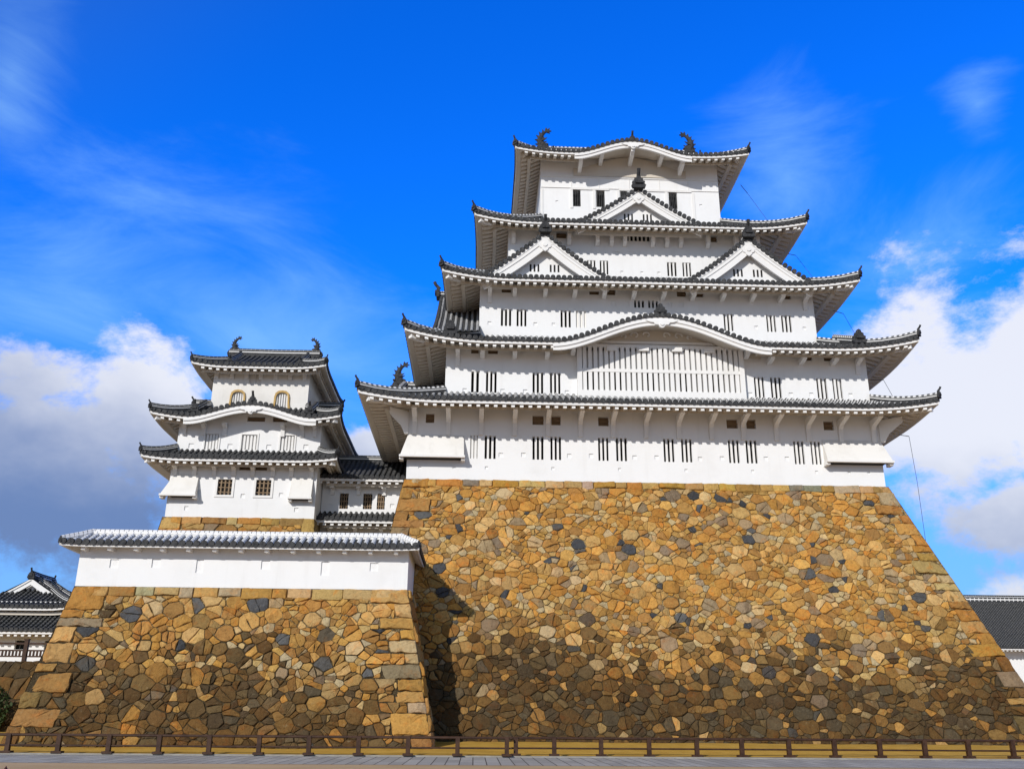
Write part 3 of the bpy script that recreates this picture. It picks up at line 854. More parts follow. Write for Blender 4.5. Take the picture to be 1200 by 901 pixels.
def masonry(parent, bl, br, tr, tl, seed, size=0.80, dark_at=lambda x: 4.6, quoin=(True, True), qlen=(1.9, 1.05), qh=0.78, cap=True, name='masonry', pdark=0.96, small=0.25, qpale=0.12, base=None):
    """rubble face with corner blocks on a flat quadrilateral"""
    rng = random.Random(seed)
    bl, br, tr, tl = map(Vector, (bl, br, tr, tl))
    U = (br-bl).normalized(); N = U.cross(tl-bl).normalized(); V = N.cross(U)
    N = N if N.dot(Vector((0, -1, 0.2)))+N.dot(Vector((0.2, 0, 0))) > 0 else -N
    W3 = lambda u, v, n: tuple(bl+U*u+V*v+N*n)
    P2 = lambda p: ((p-bl).dot(U), (p-bl).dot(V))
    quad = [P2(p) for p in (bl, br, tr, tl)]
    H = quad[3][1]
    def edge(side, v):
        a, b = (quad[0], quad[3]) if side == 0 else (quad[1], quad[2])
        t = (v-a[1])/(b[1]-a[1]); return a[0]+(b[0]-a[0])*t
    S = MB()      # backing sheet with chip-stone filling
    S.q([W3(*quad[0], -0.03), W3(*quad[1], -0.03), W3(*quad[2], -0.03), W3(*quad[3], -0.03)])
    F = S.build(name, M_FILL, parent) if base is None else base
    mb = MB(); qb = MB()
    ch = 0.42 if cap else 0.0
    ins = [0.0, 0.0]; qrows = [[], []]
    for side in (0, 1):
        if not quoin[side]: continue
        ins[side] = 0.55*qlen[1]; v = 0.0; k = rng.randint(0, 1)
        while v < H-0.12:
            hh = qh*rng.uniform(0.62, 1.45); v2 = min(H, v+hh)
            if H-v2 < 0.35: v2 = H
            ln = (qlen[0] if k % 2 == 0 else qlen[1])*rng.uniform(0.75, 1.4); k += 1
            sgn = 1 if side == 0 else -1
            e0, e1 = edge(side, v), edge(side, v2)
            tl_ = rng.uniform(-.09, .09)
            poly = [(e0, v), (e0+sgn*ln, v+tl_), (e1+sgn*ln*rng.uniform(.95, 1.03), v2-abs(tl_)*0.3), (e1, v2)]
            qrows[side].append((v, v2, ln, e0, e1))
            if side == 1: poly = poly[::-1]
            wz = W3(e0, (v+v2)/2, 0)
            c = stone_color(rng, wz[0], wz[2], (lambda x: dark_at(x)-1.2), pdark*0.75)
            if c[2] > c[0]*0.75: c = rng.choice(OCHRE)
            if rng.random() < qpale: c = tuple(x*k_ for x, k_ in zip(rng.choice(PALE+OCHRE[:4]), (0.9,)*3))
            split = ln > 1.6 and rng.random() < 0.35
            stone(qb, poly, rng, W3, tuple(x*rng.uniform(.86, .98) for x in c), rng.uniform(0.07, 0.13), 0.012, 1.7)
            v = v2
        qb.build('corner_stones', M_STONE, F); qb = MB()
    # cap course
    if cap:
        u = edge(0, H)+(ins[0] if quoin[0] else 0); ue = edge(1, H)-(ins[1] if quoin[1] else 0)
        while u < ue-0.2:
            l = rng.uniform(0.6, 1.5); u2 = min(ue, u+l)
            if ue-u2 < 0.4: u2 = ue
            hh = ch*rng.uniform(0.85, 1.3)
            stone(mb, [(u, H-hh*rng.uniform(.85, 1.1)), (u2, H-hh), (u2, H-0.01), (u, H-0.01)], rng, W3, tuple(x*rng.uniform(.85, 1.05) for x in rng.choice(OCHRE+PALE[2:]+GREY[:1])), 0.11, 0.008, 0.7)
            u = u2
    dom = [(edge(0, 0)+ins[0], 0.0), (edge(1, 0)-ins[1], 0.0), (edge(1, H-ch)-ins[1], H-ch+0.02), (edge(0, H-ch)+ins[0], H-ch+0.02)]
    xmin = min(p[0] for p in dom)-0.6; xmax = max(p[0] for p in dom)+0.6
    pts = np.zeros((0, 2)); rad = np.zeros(0)
    tgt = int((xmax-xmin)*H/(size*size)*60)
    nr = np.random.RandomState(seed)
    asp = 1.22
    P, Rr = [], []
    cell = size*1.3; gridd = {}
    for _ in range(tgt):
        x = nr.uniform(xmin, xmax); y = nr.uniform(-0.6, H+0.6)
        r = size*(nr.uniform(0.34, 0.55) if nr.rand() < small else nr.uniform(0.68, 1.12))
        gx, gy = int(x/cell), int(y/cell); ok = True
        for ix in range(gx-1, gx+2):
            for iy in range(gy-1, gy+2):
                for j in gridd.get((ix, iy), ()):
                    dx = (x-P[j][0])/asp; dy = (y-P[j][1])
                    if dx*dx+dy*dy < ((r+Rr[j])*0.5)**2: ok = False; break
                if not ok: break
            if not ok: break
        if ok:
            gridd.setdefault((gx, gy), []).append(len(P)); P.append((x, y)); Rr.append(r)
    A = np.array(P); RA = np.array(Rr); S2 = A/np.array([asp, 1.0])
    for i in range(len(P)):
        d2 = ((S2-S2[i])**2).sum(1); nbk = np.argsort(d2)[1:26]
        pol = [(S2[i][0]+size*2*cx_, S2[i][1]+size*2*cy_) for cx_, cy_ in ((-1, -1), (1, -1), (1, 1), (-1, 1))]
        for j in nbk:
            d = S2[j]-S2[i]; L2 = d2[j]
            # power-like bisector: bigger stones take more of the gap
            t = 0.5+0.5*(RA[i]**2-RA[j]**2)/max(L2, 1e-6)*0.45
            t = min(0.8, max(0.2, t))
            pol = clip(pol, S2[i]+d*t, d)
            if len(pol) < 3: break
        if len(pol) < 3: continue
        pol = [(p[0]*asp, p[1]) for p in pol]
        for k in range(4):
            a, b = dom[k], dom[(k+1) % 4]
            pol = clip(pol, a, (b[1]-a[1], -(b[0]-a[0])))
            if len(pol) < 3: break
        if len(pol) < 3 or abs(area(pol)) < 0.035: continue
        w = W3(*P[i], 0)
        c = stone_color(rng, w[0], w[2], dark_at, pdark)
        if RA[i] < size*0.56 and rng.random() < 0.5: c = tuple(x*0.95 for x in rng.choice(PALE+OCHRE))  if w[2] > dark_at(w[0])-0.5 else c
        pieces = [pol]
        for side in (0, 1):
            if not quoin[side]: continue
            sgn = 1 if side == 0 else -1; nxt = []
            for pl_ in pieces:
                vlo, vhi = min(p[1] for p in pl_), max(p[1] for p in pl_)
                hit = [q for q in qrows[side] if q[0] < vhi and q[1] > vlo]
                if not hit or not any(sgn*(p[0]-(q[3]+q[4])/2) < q[2]+.15 for q in hit for p in pl_): nxt.append(pl_); continue
                for q in hit:
                    w_ = clip(clip(pl_, (0, q[0]), (0, -1)), (0, q[1]), (0, 1))
                    if len(w_) > 2: w_ = clip(w_, ((q[3]+q[4])/2+sgn*q[2], 0), (-sgn, 0))
                    if len(w_) > 2 and abs(area(w_)) > 0.03: nxt.append(w_)
            pieces = nxt
        nxt = []
        for pl_ in pieces:       # some blocks split along a straight break, which makes angular neighbours
            A_ = abs(area(pl_))
            if A_ > 0.12 and rng.random() < 0.6:
                mx = sum(p[0] for p in pl_)/len(pl_)+rng.uniform(-.08, .08); my = sum(p[1] for p in pl_)/len(pl_)+rng.uniform(-.08, .08)
                th = rng.uniform(0, pi); d_ = (cos(th), sin(th))
                nxt += [q for q in (clip(pl_, (mx, my), d_), clip(pl_, (mx, my), (-d_[0], -d_[1]))) if len(q) > 2 and abs(area(q)) > 0.02]
            else: nxt.append(pl_)
        pieces = nxt
        for kk, pol in enumerate(pieces):
            if kk and rng.random() < 0.7: c = stone_color(rng, w[0], w[2], dark_at, pdark)
            stone(mb, pol, rng, W3, c, rng.uniform(0.03, 0.09)*(0.65 if RA[i] < size*0.56 else 1), rng.uniform(0.002, 0.010) if rng.random() < 0.7 else rng.uniform(0.015, 0.04), 1.25)
    mb.build('rubble_stones', M_STONE, F)
    return F

# ==================================================================== the setting
def ground_mat():
    m, b, p = new_mat("sandy_ground", 0.95)
    pos = wpos(b)
    n = b.noise(pos, 0.35, 6, 0.6); n2 = b.noise(pos, 22.0, 3, 0.7)
    c = b.mix(b.ss(n, 0.3, 0.7), (0.44, 0.29, 0.155, 1), (0.52, 0.36, 0.20, 1))
    c = b.mix(b.m('MULTIPLY', b.ss(n2, 0.5, 0.8), 0.3), c, (0.26, 0.19, 0.12, 1))
    b.t.links.new(c, p.inputs['Base Color']); bump(b, p, n2, 0.4, 0.01)
    return m
g = MB(); N_ = 14
lin = [-1500, -600, -250, -110, -60, -35, -15, 0, 15, 35, 60, 110, 250, 600, 1500]
rows = [[(x, y+30, 0.0) for x in lin] for y in lin]
g.grid(rows)
structure(g.build('ground', ground_mat()))

def paver_mat():
    m, b, p = new_mat("grey_stone_pavers", 0.8)
    pos = wpos(b)
    s = b.n('ShaderNodeSeparateXYZ'); b.t.links.new(pos, s.inputs[0])
    gx = b.m('DIVIDE', s.outputs[0], 0.47); fx = b.m('FRACT', gx)
    joint = b.m('MAXIMUM', b.m('LESS_THAN', fx, 0.075), b.m('LESS_THAN', b.m('FRACT', b.m('DIVIDE', s.outputs[1], 1.85)), 0.022))
    wn_ = b.n('ShaderNodeTexWhiteNoise', noise_dimensions='2D')
    cm = b.n('ShaderNodeCombineXYZ'); b.set(cm.inputs[0], b.m('FLOOR', gx)); b.set(cm.inputs[1], b.m('FLOOR', b.m('DIVIDE', s.outputs[1], 1.85)))
    b.t.links.new(cm.outputs[0], wn_.inputs[0])
    c = b.mix(wn_.outputs[0], (0.30, 0.285, 0.265, 1), (0.41, 0.39, 0.36, 1))
    c = b.mix(b.m('MULTIPLY', b.ss(b.noise(pos, 3.0, 6, 0.65), 0.45, 0.75), 0.4), c, (0.22, 0.21, 0.20, 1))
    c = b.mix(joint, c, (0.06, 0.055, 0.05, 1))
    b.t.links.new(c, p.inputs['Base Color'])
    return m
pv = MB(); pv.grid([[(x, 33.3 if j == 0 else 39.55, 0.004) for x in range(-40, 61, 5)] for j in (0, 1)])
structure(pv.build('stone_path', paver_mat()))

M_BANK = simple("dry_ochre_turf", (0.42, 0.235, 0.032), (0.52, 0.31, 0.055), 0.95, 1.2, 0.5, 0.03)
bk = MB()
prof_b = [(39.55, 0.02), (40.4, 0.05), (42.0, 0.17), (44.2, 0.36), (47.0, 0.55), (56.0, 0.6)]
rows = [[(x, y, z+0.03*sin(x*0.7+y)*(0 if y < 40 else 1)) for x in range(-44, 64, 2)] for y, z in prof_b]
bk.grid(rows); structure(bk.build('grass_bank', M_BANK))
# border of short turf behind the fence
ke = MB(); ke.box(-40, 60, 39.40, 39.56, 0.0, 0.06)
structure(ke.build('path_kerb', simple("kerb_stone", (0.24, 0.22, 0.19), (0.32, 0.30, 0.26))))

# ==================================================================== main stone base
ZT = 13.76; B_ = 0.352
def base_b(z): return B_*(ZT-z)
zb_ = 0.25; bb = base_b(zb_)
mbase = empty('stone_base', (9.4, 47, 0), 'huge sloping ochre rubble base carrying the tall white keep, dark and mossy at its foot', 'stone wall')
BL = (-4.08-0.16*(ZT-zb_), 49.92-bb, zb_); BR = (22.98+bb, 49.92-bb, zb_); TR = (22.98, 49.92, ZT); TL = (-4.08, 49.92, ZT)
def dk_main(x): return 4.6+0.5*sin(x*0.55)+0.5*sin(x*0.23+1)
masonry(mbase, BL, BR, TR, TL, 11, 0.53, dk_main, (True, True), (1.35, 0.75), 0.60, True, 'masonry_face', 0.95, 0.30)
sd = MB()
sd.q([BR, (22.98+bb, 75, zb_), (22.98, 72, ZT), TR]); sd.q([BL, TL, (-4.08, 72, ZT), (-6.3, 75, zb_)]); sd.q([TL, TR, (22.98, 72, ZT), (-4.08, 72, ZT)])
sd.build('side_face', M_FILL, mbase)

# ==================================================================== front-left stone block
zfb, ZF = 0.16, 6.96
fblk = empty('front_stone_base', (-10.6, 43, 0), 'lower ochre rubble base in front on the left, carrying the long white wall', 'stone wall')
fBL, fBR, fTR, fTL = (-19.75, 42.24, zfb), (-1.70, 42.24, zfb), (-3.11, 43.52, ZF), (-18.26, 43.52, ZF)
def dk_blk(x): return 3.9 if x < -9 else 3.9-(x+9)*0.42
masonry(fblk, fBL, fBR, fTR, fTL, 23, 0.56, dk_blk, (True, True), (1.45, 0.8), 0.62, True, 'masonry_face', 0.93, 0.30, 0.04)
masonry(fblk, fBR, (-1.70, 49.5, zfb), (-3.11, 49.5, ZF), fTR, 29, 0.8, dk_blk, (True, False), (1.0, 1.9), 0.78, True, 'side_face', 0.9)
sd = MB(); sd.q([fBL, fTL, (-18.26, 60, ZF), (-19.75, 60, zfb)]); sd.q([fTL, fTR, (-3.11, 60, ZF), (-18.26, 60, ZF)])
sd.build('terrace_fill', M_FILL, fblk)

# roofed plaster wall on the block
pw = empty('plaster_wall', (-10.8, 43.8, ZF), 'long low white plaster wall with a white-jointed tiled roof, standing on the front stone base', 'wall')
lps = [(-16.65, 8.0, .40, .40), (-14.75, 8.04, .40, .40), (-12.75, 7.93, .33, .60), (-9.75, 8.03, .40, .40), (-7.0, 7.9, .38, .63), (-4.75, 8.0, .38, .38)]
wall_box(pw, -18.26, -3.17, 43.57, 44.06, ZF, 9.04, (), lps, None, 'wall')
rb = MB(); rb.box(-3.67, -3.173, 44.06, 49.3, ZF, 9.0); rb.box(-18.257, -17.76, 44.06, 52, ZF, 9.0); rb.build('return_wall', M_WALL, pw)
T, E = MB(), MB()
zpe = 8.80
LF = 16.26
pf, _ = roof_side(T, E, Frame((-18.93, 42.84), (1, 0), (0, 1)), LF, 1.23, zpe, 0.60, lambda a: min(1.23, a*1.28, (LF-a)*1.28), 0.73, 0.05, 1.5, 0.03, rafters=False, sag=0.0, drop=0.7)
pr, _ = roof_side(T, E, Frame((-2.67, 42.84), (0, 1), (-1, 0)), 5.9, 0.96, zpe, 0.60, lambda a: min(0.96, a/1.28), 0.5, 0.05, 1.5, 0.03, lifts=(1, 0), rafters=False, sag=0.0, drop=0.7)
pl, _ = roof_side(T, E, Frame((-18.93, 50.6), (0, -1), (1, 0)), 7.76, 0.96, zpe, 0.60, lambda a: min(0.96, (7.76-a)/1.28), 0.5, 0.05, 1.5, 0.03, lifts=(0, 1), rafters=False, sag=0.0, drop=0.7)
T.q([(-17.97, 44.07, zpe+.58), (-3.63, 44.07, zpe+.58), (-3.63, 45.2, zpe), (-17.97, 45.2, zpe)], 1)
rf = T.build('roof', [M_TILEW, M_PAN, M_TRIM], pw); E.build('eave', [M_TRIM, M_SOFF], rf)
R = MB()
ridge(R, [(-18.05, 44.07, zpe+.58), (-11, 44.07, zpe+.58), (-3.55, 44.07, zpe+.58)], 0.26, 0.20, 0.09)
k = -17.85
while k < -3.65:
    R.box(k-0.075, k+0.075, 43.91, 43.935, zpe+0.62, zpe+0.75, 1); k += 0.335
R.build('ridge', [M_TILEW, M_TRIM, M_TRIM], rf)
for (ca, cb) in (((-18.93, 42.84), (-18.0, 44.03)), ((-2.67, 42.84), (-3.59, 44.03))):
    R = MB(); ridge(R, [(ca[0], ca[1], zpe+.10), ((ca[0]+cb[0])/2, (ca[1]+cb[1])/2, zpe+.36), (cb[0], cb[1], zpe+.64)], 0.22, 0.16, 0.08)
    R.build('hip_ridge', [M_TILEW, M_TILEW, M_TRIM], rf)
    O = MB(); dv = Vector((ca[0]-cb[0], ca[1]-cb[1])).normalized(); oni(O, (ca[0], ca[1], zpe+.06), (dv.x, dv.y), 0.30, False); O.build('ridge_end_tile', M_ORN, rf)
first = None
for i in range(13):
    x = -17.95+i*1.186
    if first is None:
        mbk = MB(); mbk.box(-0.09, 0.09, -0.54, 0.0, -0.07, 0.10); first = mbk.build('beam_end', M_TRIM, pw, origin=(0, 0, 0)); o = first
    else: o = first.copy(); COL.objects.link(o)
    o.location = (x, 43.57, 8.60); o.parent = pw; o.matrix_parent_inverse = Matrix.Translation(pw.location).inverted()

# ==================================================================== the main keep
keep = empty('castle_keep', (10, 56, ZT), 'tall white five-tiered castle keep with curved grey tiled roofs on the great stone base', 'castle keep')
# ---- first storey
W1 = [(-0.48, -0.05), (0.33, 0.95), (3.01, 3.63), (4.02, 4.62), (6.71, 7.29), (7.72, 8.33), (10.41, 11.01), (11.42, 12.02), (14.10, 14.71), (15.10, 15.73), (17.84, 18.43), (18.82, 19.38)]
V1 = [(-3.02, -2.54), (3.01, 3.64), (4.08, 4.61), (6.75, 7.34), (14.1, 14.74), (15.24, 15.78), (19.7, 20.29)]
L1 = [(1.24, 15.23), (2.5, 15.26), (5.07, 15.25), (6.3, 15.27), (8.75, 15.22), (10.0, 15.24), (12.45, 15.2), (13.7, 15.26), (16.2, 15.28), (17.4, 15.3)]
L1b = [(-3.24, 14.47), (-1.35, 14.48), (0.45, 14.48), (4.15, 14.5), (7.88, 14.51), (11.62, 14.52), (15.38, 14.53), (19.02, 14.55), (20.87, 14.56), (21.99, 14.58)]
wall_box(keep, -3.97, 22.86, 50.0, 70.0, ZT-0.02, 18.12, [(a, b, 15.0, 16.34) for a, b in W1]+[(a, b, 17.03, 17.58) for a, b in V1],
         [(x, z, .24, .24) for x, z in L1]+[(x, z, .17, .17) for x, z in L1b])
for i, (a, b) in enumerate(W1): window(keep, a, b, 15.0, 16.34, 50.0, 2, 'shut' if i == 0 else 'slat', 0.115)
for a, b in V1: vent(keep, a, b, 17.03, 17.58, 50.0)
# slanting stone-drop boxes at both corners
def stone_drop(parent, x0, x1, y, z0, z1, out, wl=0.0, wr=0.0, mat=M_AGED):
    m = MB()
    A = [(x0, y-.01, z1), (x1, y-.01, z1), (x1+wr, y-out, z0+.12), (x0-wl, y-out, z0+.12)]
    m.q([A[3], A[2], A[1], A[0]])
    m.q([A[2], (x1+wr, y+wr*1.0, z0+.12), (x1, y+(0.6 if wr else 0), z1), A[1]]); m.q([(x0-wl, y+wl, z0+.12), A[3], A[0], (x0, y+(0.6 if wl else 0), z1)])
    o = m.build('stone_drop', mat, parent)
    t = MB(); t.box(x0-wl-.05, x1+wr+.05, y-out-.06, y-out+.10, z0+.02, z0+.14)
    t.box(x0-wl-.05, x0-wl+.16, y-out+.10, y, z0-.10, z0+.10); t.box(x1+wr-.16, x1+wr+.05, y-out+.10, y, z0-.10, z0+.10)
    t.build('lip', M_TRIM, o)
    g_ = MB(); g_.q([(x0, y-out+.101, z0+.018), (x1, y-out+.101, z0+.018), (x1, y-.002, z0+.018), (x0, y-.002, z0+.018)]); g_.build('chute', M_DARK, o)
stone_drop(keep, -3.97, -0.85, 50.0, 14.86, 16.32, 0.62, 0.34, 0.05)
stone_drop(keep, 19.50, 22.86, 50.0, 14.98, 16.45, 0.62, 0.0, 0.34)
brackets(keep, [-3.62, -1.73, 0.12, 2.0, 3.88, 5.72, 7.57, 9.46, 11.32, 13.18, 15.0, 16.9, 18.75, 20.63, 22.52], 49.995, 17.62, 'long', 1.35, 1.28)
# big corner struts carrying the left corner of roof 1
for sx, xx in ((-1, -3.97), (1, 22.86)):
    m = MB(); m.extrude([(0, 16.35), (0.18, 16.3), (0.4, 16.75), (1.0, 17.28), (1.0, 17.62), (0, 17.62)], lambda a, b, t: (xx+sx*a, 50.02-a*0.9+t, b), -0.13, 0.13)
    m.build('corner_strut', M_TRIM, keep)
roof1, p1 = skirt(keep, (-6.45, 25.22, 47.72, 72.3), (-2.02, 22.70, 50.10, 69.9), 17.72, 1.12, 2.28, lift=0.42, lw=4.6, ovs=2.6)
# west gable on roof 1 with its roof fish
gw = gable(keep, Frame((-5.2, 56.0), (0, -1), (1, 0)), 5.6, 18.2, 21.1, 3.2, 0, orn=0.45)
shachi('fish_ornament', gw, (-5.2, 55.9, 21.45), 1, 0.85)
# ---- second storey
W2 = [(-0.51, -0.07), (0.34, 0.95), (3.02, 3.64), (4.03, 4.63), (15.93, 16.51), (16.89, 17.51), (19.61, 20.21), (20.55, 21.10)]
L2 = [(-0.87, 19.05), (1.3, 19.05), (2.6, 19.05), (5.0, 19.05), (15.65, 19.15), (18.03, 19.18), (19.24, 19.2), (21.55, 19.22)]
wall_box(keep, -2.0, 22.68, 50.12, 69.9, 17.9, 21.95, [(a, b, 18.93, 20.22) for a, b in W2]+[(a, b, 21.32, 21.68) for a, b in ((-.55, -.12), (.43, 1.0), (19.0, 19.5), (20.2, 20.7))]+[(5.75, 15.25, 18.9, 21.75)],
         [(x, z, .24, .24) for x, z in L2], reveal=0.45)
for i, (a, b) in enumerate(W2): window(keep, a, b, 18.93, 20.22, 50.12, 1 if i == 0 else 2, 'slat', 0.14 if i == 0 else 0.115)
for a, b in ((-.55, -.12), (.43, 1.0), (19.0, 19.5), (20.2, 20.7)): vent(keep, a, b, 21.32, 21.68, 50.12)
# the great lattice window under the undulating gable
lx0, lx1, ly, lz0, lz1 = 5.58, 15.30, 49.72, 18.60, 21.86
fm = MB()
fm.box(lx0, lx0+.28, ly, ly+.42, lz0+.3, lz1); fm.box(lx1-.28, lx1, ly, ly+.42, lz0+.3, lz1)
fm.box(lx0+.001, lx1-.001, ly-.02, ly+.42, lz0-.5, lz0+.48); fm.box(lx0+.28, lx1-.28, ly+.06, ly+.42, lz1-.10, lz1+.10)
lat = fm.build('lattice_window', M_TRIM, keep)
br_ = MB(); nbar = 29; sp_ = (lx1-lx0-.56)/nbar
for i in range(nbar):
    a = lx0+.28+sp_*(i+0.5); br_.box(a-.105, a+.105, ly+.05, ly+.17, lz0+.482, lz1-.102)
br_.box(lx0+.281, lx1-.281, ly+.03, ly+.16, 20.22, 20.42)
br_.build('bars', M_TRIM, lat)
bkp = MB(); bkp.q([(lx0+.2, ly+.75, lz0+.2), (lx1-.2, ly+.75, lz0+.2), (lx1-.2, ly+.75, lz1+.1), (lx0+.2, ly+.75, lz1+.1)])
bkp.build('dark_room', M_DARK, lat)
# closed shutter leaves behind most of the bars
for i in range(nbar+1):
    if i in (0, 1, 2, 6, 7, 12, 13, 18, 19, 24, 25): continue
    a = lx0+.28+sp_*i; shb = MB(); shb.box(a-sp_*0.5+.001, a+sp_*0.5-.001, ly+.30, ly+.33, lz0+.45, 20.25); shb.build('shutter', M_AGED, lat)
ush = MB(); ush.box(lx0+.3, lx1-.3, ly+.26, ly+.30, 20.38, lz1-.05); ush.build('upper_shutter', M_TRIM, lat)
for cx_ in (7.6, 9.45, 11.4, 13.3):
    m = MB(); m.box(cx_-.30, cx_+.30, ly-.14, ly+.05, lz1-.34, lz1-.10); m.build('bracket_block', M_TRIM, lat)
brackets(keep, [-1.32, 22.13], 50.11, 21.36, 'long', 0.85, 0.85)
brackets(keep, [0.11, 1.97, 3.84, 16.89, 18.76, 20.65], 50.11, 21.30, 'short', 0.95, 0.30)
brackets(keep, [5.35, 15.5], 50.0, 21.62, 'short', 0.75, 0.36)
ksh = (10.3+4.15, 6.1, 1.68)
roof2, p2 = skirt(keep, (-4.15, 24.92, 48.3, 72.1), (-0.12, 20.62, 51.82, 68.6), 21.48, 1.62, 1.82, kara=ksh, lift=0.62, lw=5.0, ovs=2.2)
# wall panel filling the arch, with small louvres and carved scrolls
kp = MB(); n = 36
for i in range(n):
    a0 = ksh[0]-ksh[1]+2*ksh[1]*i/n; a1 = a0+2*ksh[1]/n
    q0 = p2['f'][0](a0, 0.05, -0.32); q1 = p2['f'][0](a1, 0.05, -0.32)
    kp.q([(q0[0], 49.98, 21.6), (q1[0], 49.98, 21.6), (q1[0], 49.98, q1[2]+.10), (q0[0], 49.98, q0[2]+.10)])
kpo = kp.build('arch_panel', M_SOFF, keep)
for cx_ in (7.15, 13.45):
    m = MB()
    for k in range(3): m.box(cx_+k*.26-.33, cx_+k*.26-.20, 49.93, 49.976, 22.38, 22.82)
    m.build('slit_window', M_DARK, kpo)
sc = MB()
for sgn in (-1, 1):
    for (ox, oz, rr) in ((.55, 22.62, .26), (1.25, 22.58, .28), (1.9, 22.5, .18)):
        P = []
        for q in range(14):
            th = q/13*4.6; r_ = rr*(1-q/16); P.append((10.3+sgn*(ox+r_*cos(th)), 49.93, oz+r_*sin(th)))
        sc.tube(P, 0.055, 5)
sc.build('scroll_carving', M_TRIM, kpo)
cb = MB(); cb.box(4.7, 15.9, 49.86, 49.979, 22.05, 22.2); cb.build('tie_beam', M_TRIM, kpo)
brackets(kpo, [8.2, 12.35], 49.97, 22.95, 'short', 1.5, 0.30)
brackets(kpo, [5.4, 15.2], 49.97, 22.0, 'short', 1.55, 0.34)
o_ = MB(); oni(o_, (10.3, 48.45, 23.25), (0, -1), 0.85, False); o_.build('ridge_end_tile', M_ORN, roof2)
R = MB(); ridge(R, [(10.3, 48.5, 23.15), (10.3, 50.2, 23.25), (10.3, 51.9, 23.35)], 0.36, 0.3); R.build('ridge', [M_TILE, M_PAN, M_TRIM], roof2)
# tall west gable on roof 2, seen edge-on, and descending ridges at both ends
gable(keep, Frame((-2.75, 57.5), (0, -1), (1, 0)), 7.6, 22.6, 28.2, 2.7, 0, orn=0.9, pend=False)
for xx, tip in ((-1.75, -1.75), (21.75, 21.75)):
    P = [(xx, 48.62, 21.85), (xx, 50.1, 22.5), (xx, 51.9, 23.3)]
    R = MB(); ridge(R, P, 0.40, 0.42); R.build('descending_ridge', [M_TILE, M_PAN, M_TRIM], roof2)
    O = MB(); oni(O, (xx, 48.5, 21.95), (0, -1), 0.85, False); O.build('ridge_end_tile', M_ORN, roof2)
xx = -4.75
R = MB(); ridge(R, [(xx, 48.9, 18.2), (xx, 51, 19.0), (xx, 53, 19.9), (xx, 55.5, 21.0)], 0.40, 0.40); R.build('descending_ridge', [M_TILE, M_PAN, M_TRIM], roof1)
O = MB(); oni(O, (xx, 48.8, 18.3), (0, -1), 0.8, False); O.build('ridge_end_tile', M_ORN, roof1)
# ---- third storey
W3_ = [(1.19, 1.82), (2.15, 2.75), (4.84, 5.47), (5.78, 6.41), (14.91, 15.49), (17.57, 18.15), (18.5, 19.12)]
V3 = [(1.22, 1.8), (6.64, 7.25), (7.72, 8.26), (12.09, 12.68), (13.22, 13.75), (18.68, 19.24)]
wall_box(keep, -0.12, 20.62, 51.82, 68.6, 21.6, 26.85, [(a, b, 23.83, 24.95) for a, b in W3_]+[(9.4, 10.02, 25.25, 25.74), (10.28, 10.88, 25.25, 25.74)]+[(a, b, 26.06, 26.5) for a, b in V3],
         [(8.12, 25.44, .30, .30), (8.97, 25.46, .26, .30), (11.62, 25.5, .26, .30), (12.31, 25.5, .30, .30), (.5, 24.0, .22, .22), (3.3, 24.0, .22, .22), (4.4, 24.0, .2, .2), (16.9, 24.1, .22, .22), (19.9, 24.1, .22, .22)])
for i, (a, b) in enumerate(W3_): window(keep, a, b, 23.83, 24.95, 51.82, 2, 'shut' if i == 3 else 'slat', 0.115)
for a, b in ((9.4, 10.02), (10.28, 10.88)): window(keep, a, b, 25.25, 25.74, 51.82, 2, 'slat', 0.11)
for a, b in V3: vent(keep, a, b, 26.06, 26.5, 51.82)
brackets(keep, [0.49, 20.06], 51.81, 26.12, 'long', 0.85, 0.8)
brackets(keep, [2.01, 3.88, 5.69, 7.51, 9.32, 11.16, 13.0, 14.85, 16.7, 18.49], 51.81, 26.05, 'short', 0.95, 0.30)
roof3, p3 = skirt(keep, (-2.25, 22.72, 49.98, 70.6), (1.66, 18.22, 53.5, 66.9), 26.22, 1.85, 1.84, lift=0.45, lw=4.4, ovs=2.2)
gable(keep, Frame((3.83, 50.7), (1, 0), (0, 1)), 3.95, 26.50, 29.60, 3.2, 2, orn=0.82)
gable(keep, Frame((16.48, 50.7), (1, 0), (0, 1)), 3.95, 26.50, 29.62, 3.2, 2, orn=0.82)
# ---- fourth storey
W4 = [(6.75, 7.30), (7.58, 8.13), (11.96, 12.57), (12.96, 13.52)]
V4 = [(4.78, 5.45), (14.84, 15.35)]
wall_box(keep, 1.66, 18.22, 53.52, 66.9, 26.6, 31.85, [(a, b, 28.3, 29.3) for a, b in W4]+[(9.37, 10.89, 30.78, 31.35)]+[(a, b, 30.85, 31.3) for a, b in V4],
         [(8.66, 29.87, .42, .22), (9.67, 29.9, .42, .22), (10.3, 28.5, .18, .18), (11.4, 28.5, .18, .18), (9.0, 28.5, .18, .18)])
for a, b in W4: window(keep, a, b, 28.3, 29.3, 53.52, 2, 'slat', 0.11)
window(keep, 9.37, 10.89, 30.78, 31.35, 53.52, 5, 'slat', 0.11)
for a, b in V4: vent(keep, a, b, 30.85, 31.3, 53.52)
brackets(keep, [1.98, 3.8, 5.59, 7.43, 8.36, 9.22, 11.05, 11.98, 12.89, 14.66, 16.5, 17.9], 53.51, 31.12, 'short', 0.55, 0.80)
roof4, p4 = skirt(keep, (-0.42, 20.55, 51.7, 68.9), (3.90, 16.20, 55.2, 65.2), 31.08, 2.1, 1.84, lift=0.42, lw=4.0, ovs=2.3)
gable(keep, Frame((10.08, 52.4), (1, 0), (0, 1)), 4.15, 31.30, 33.98, 3.2, 2, orn=0.95, board=0.44)
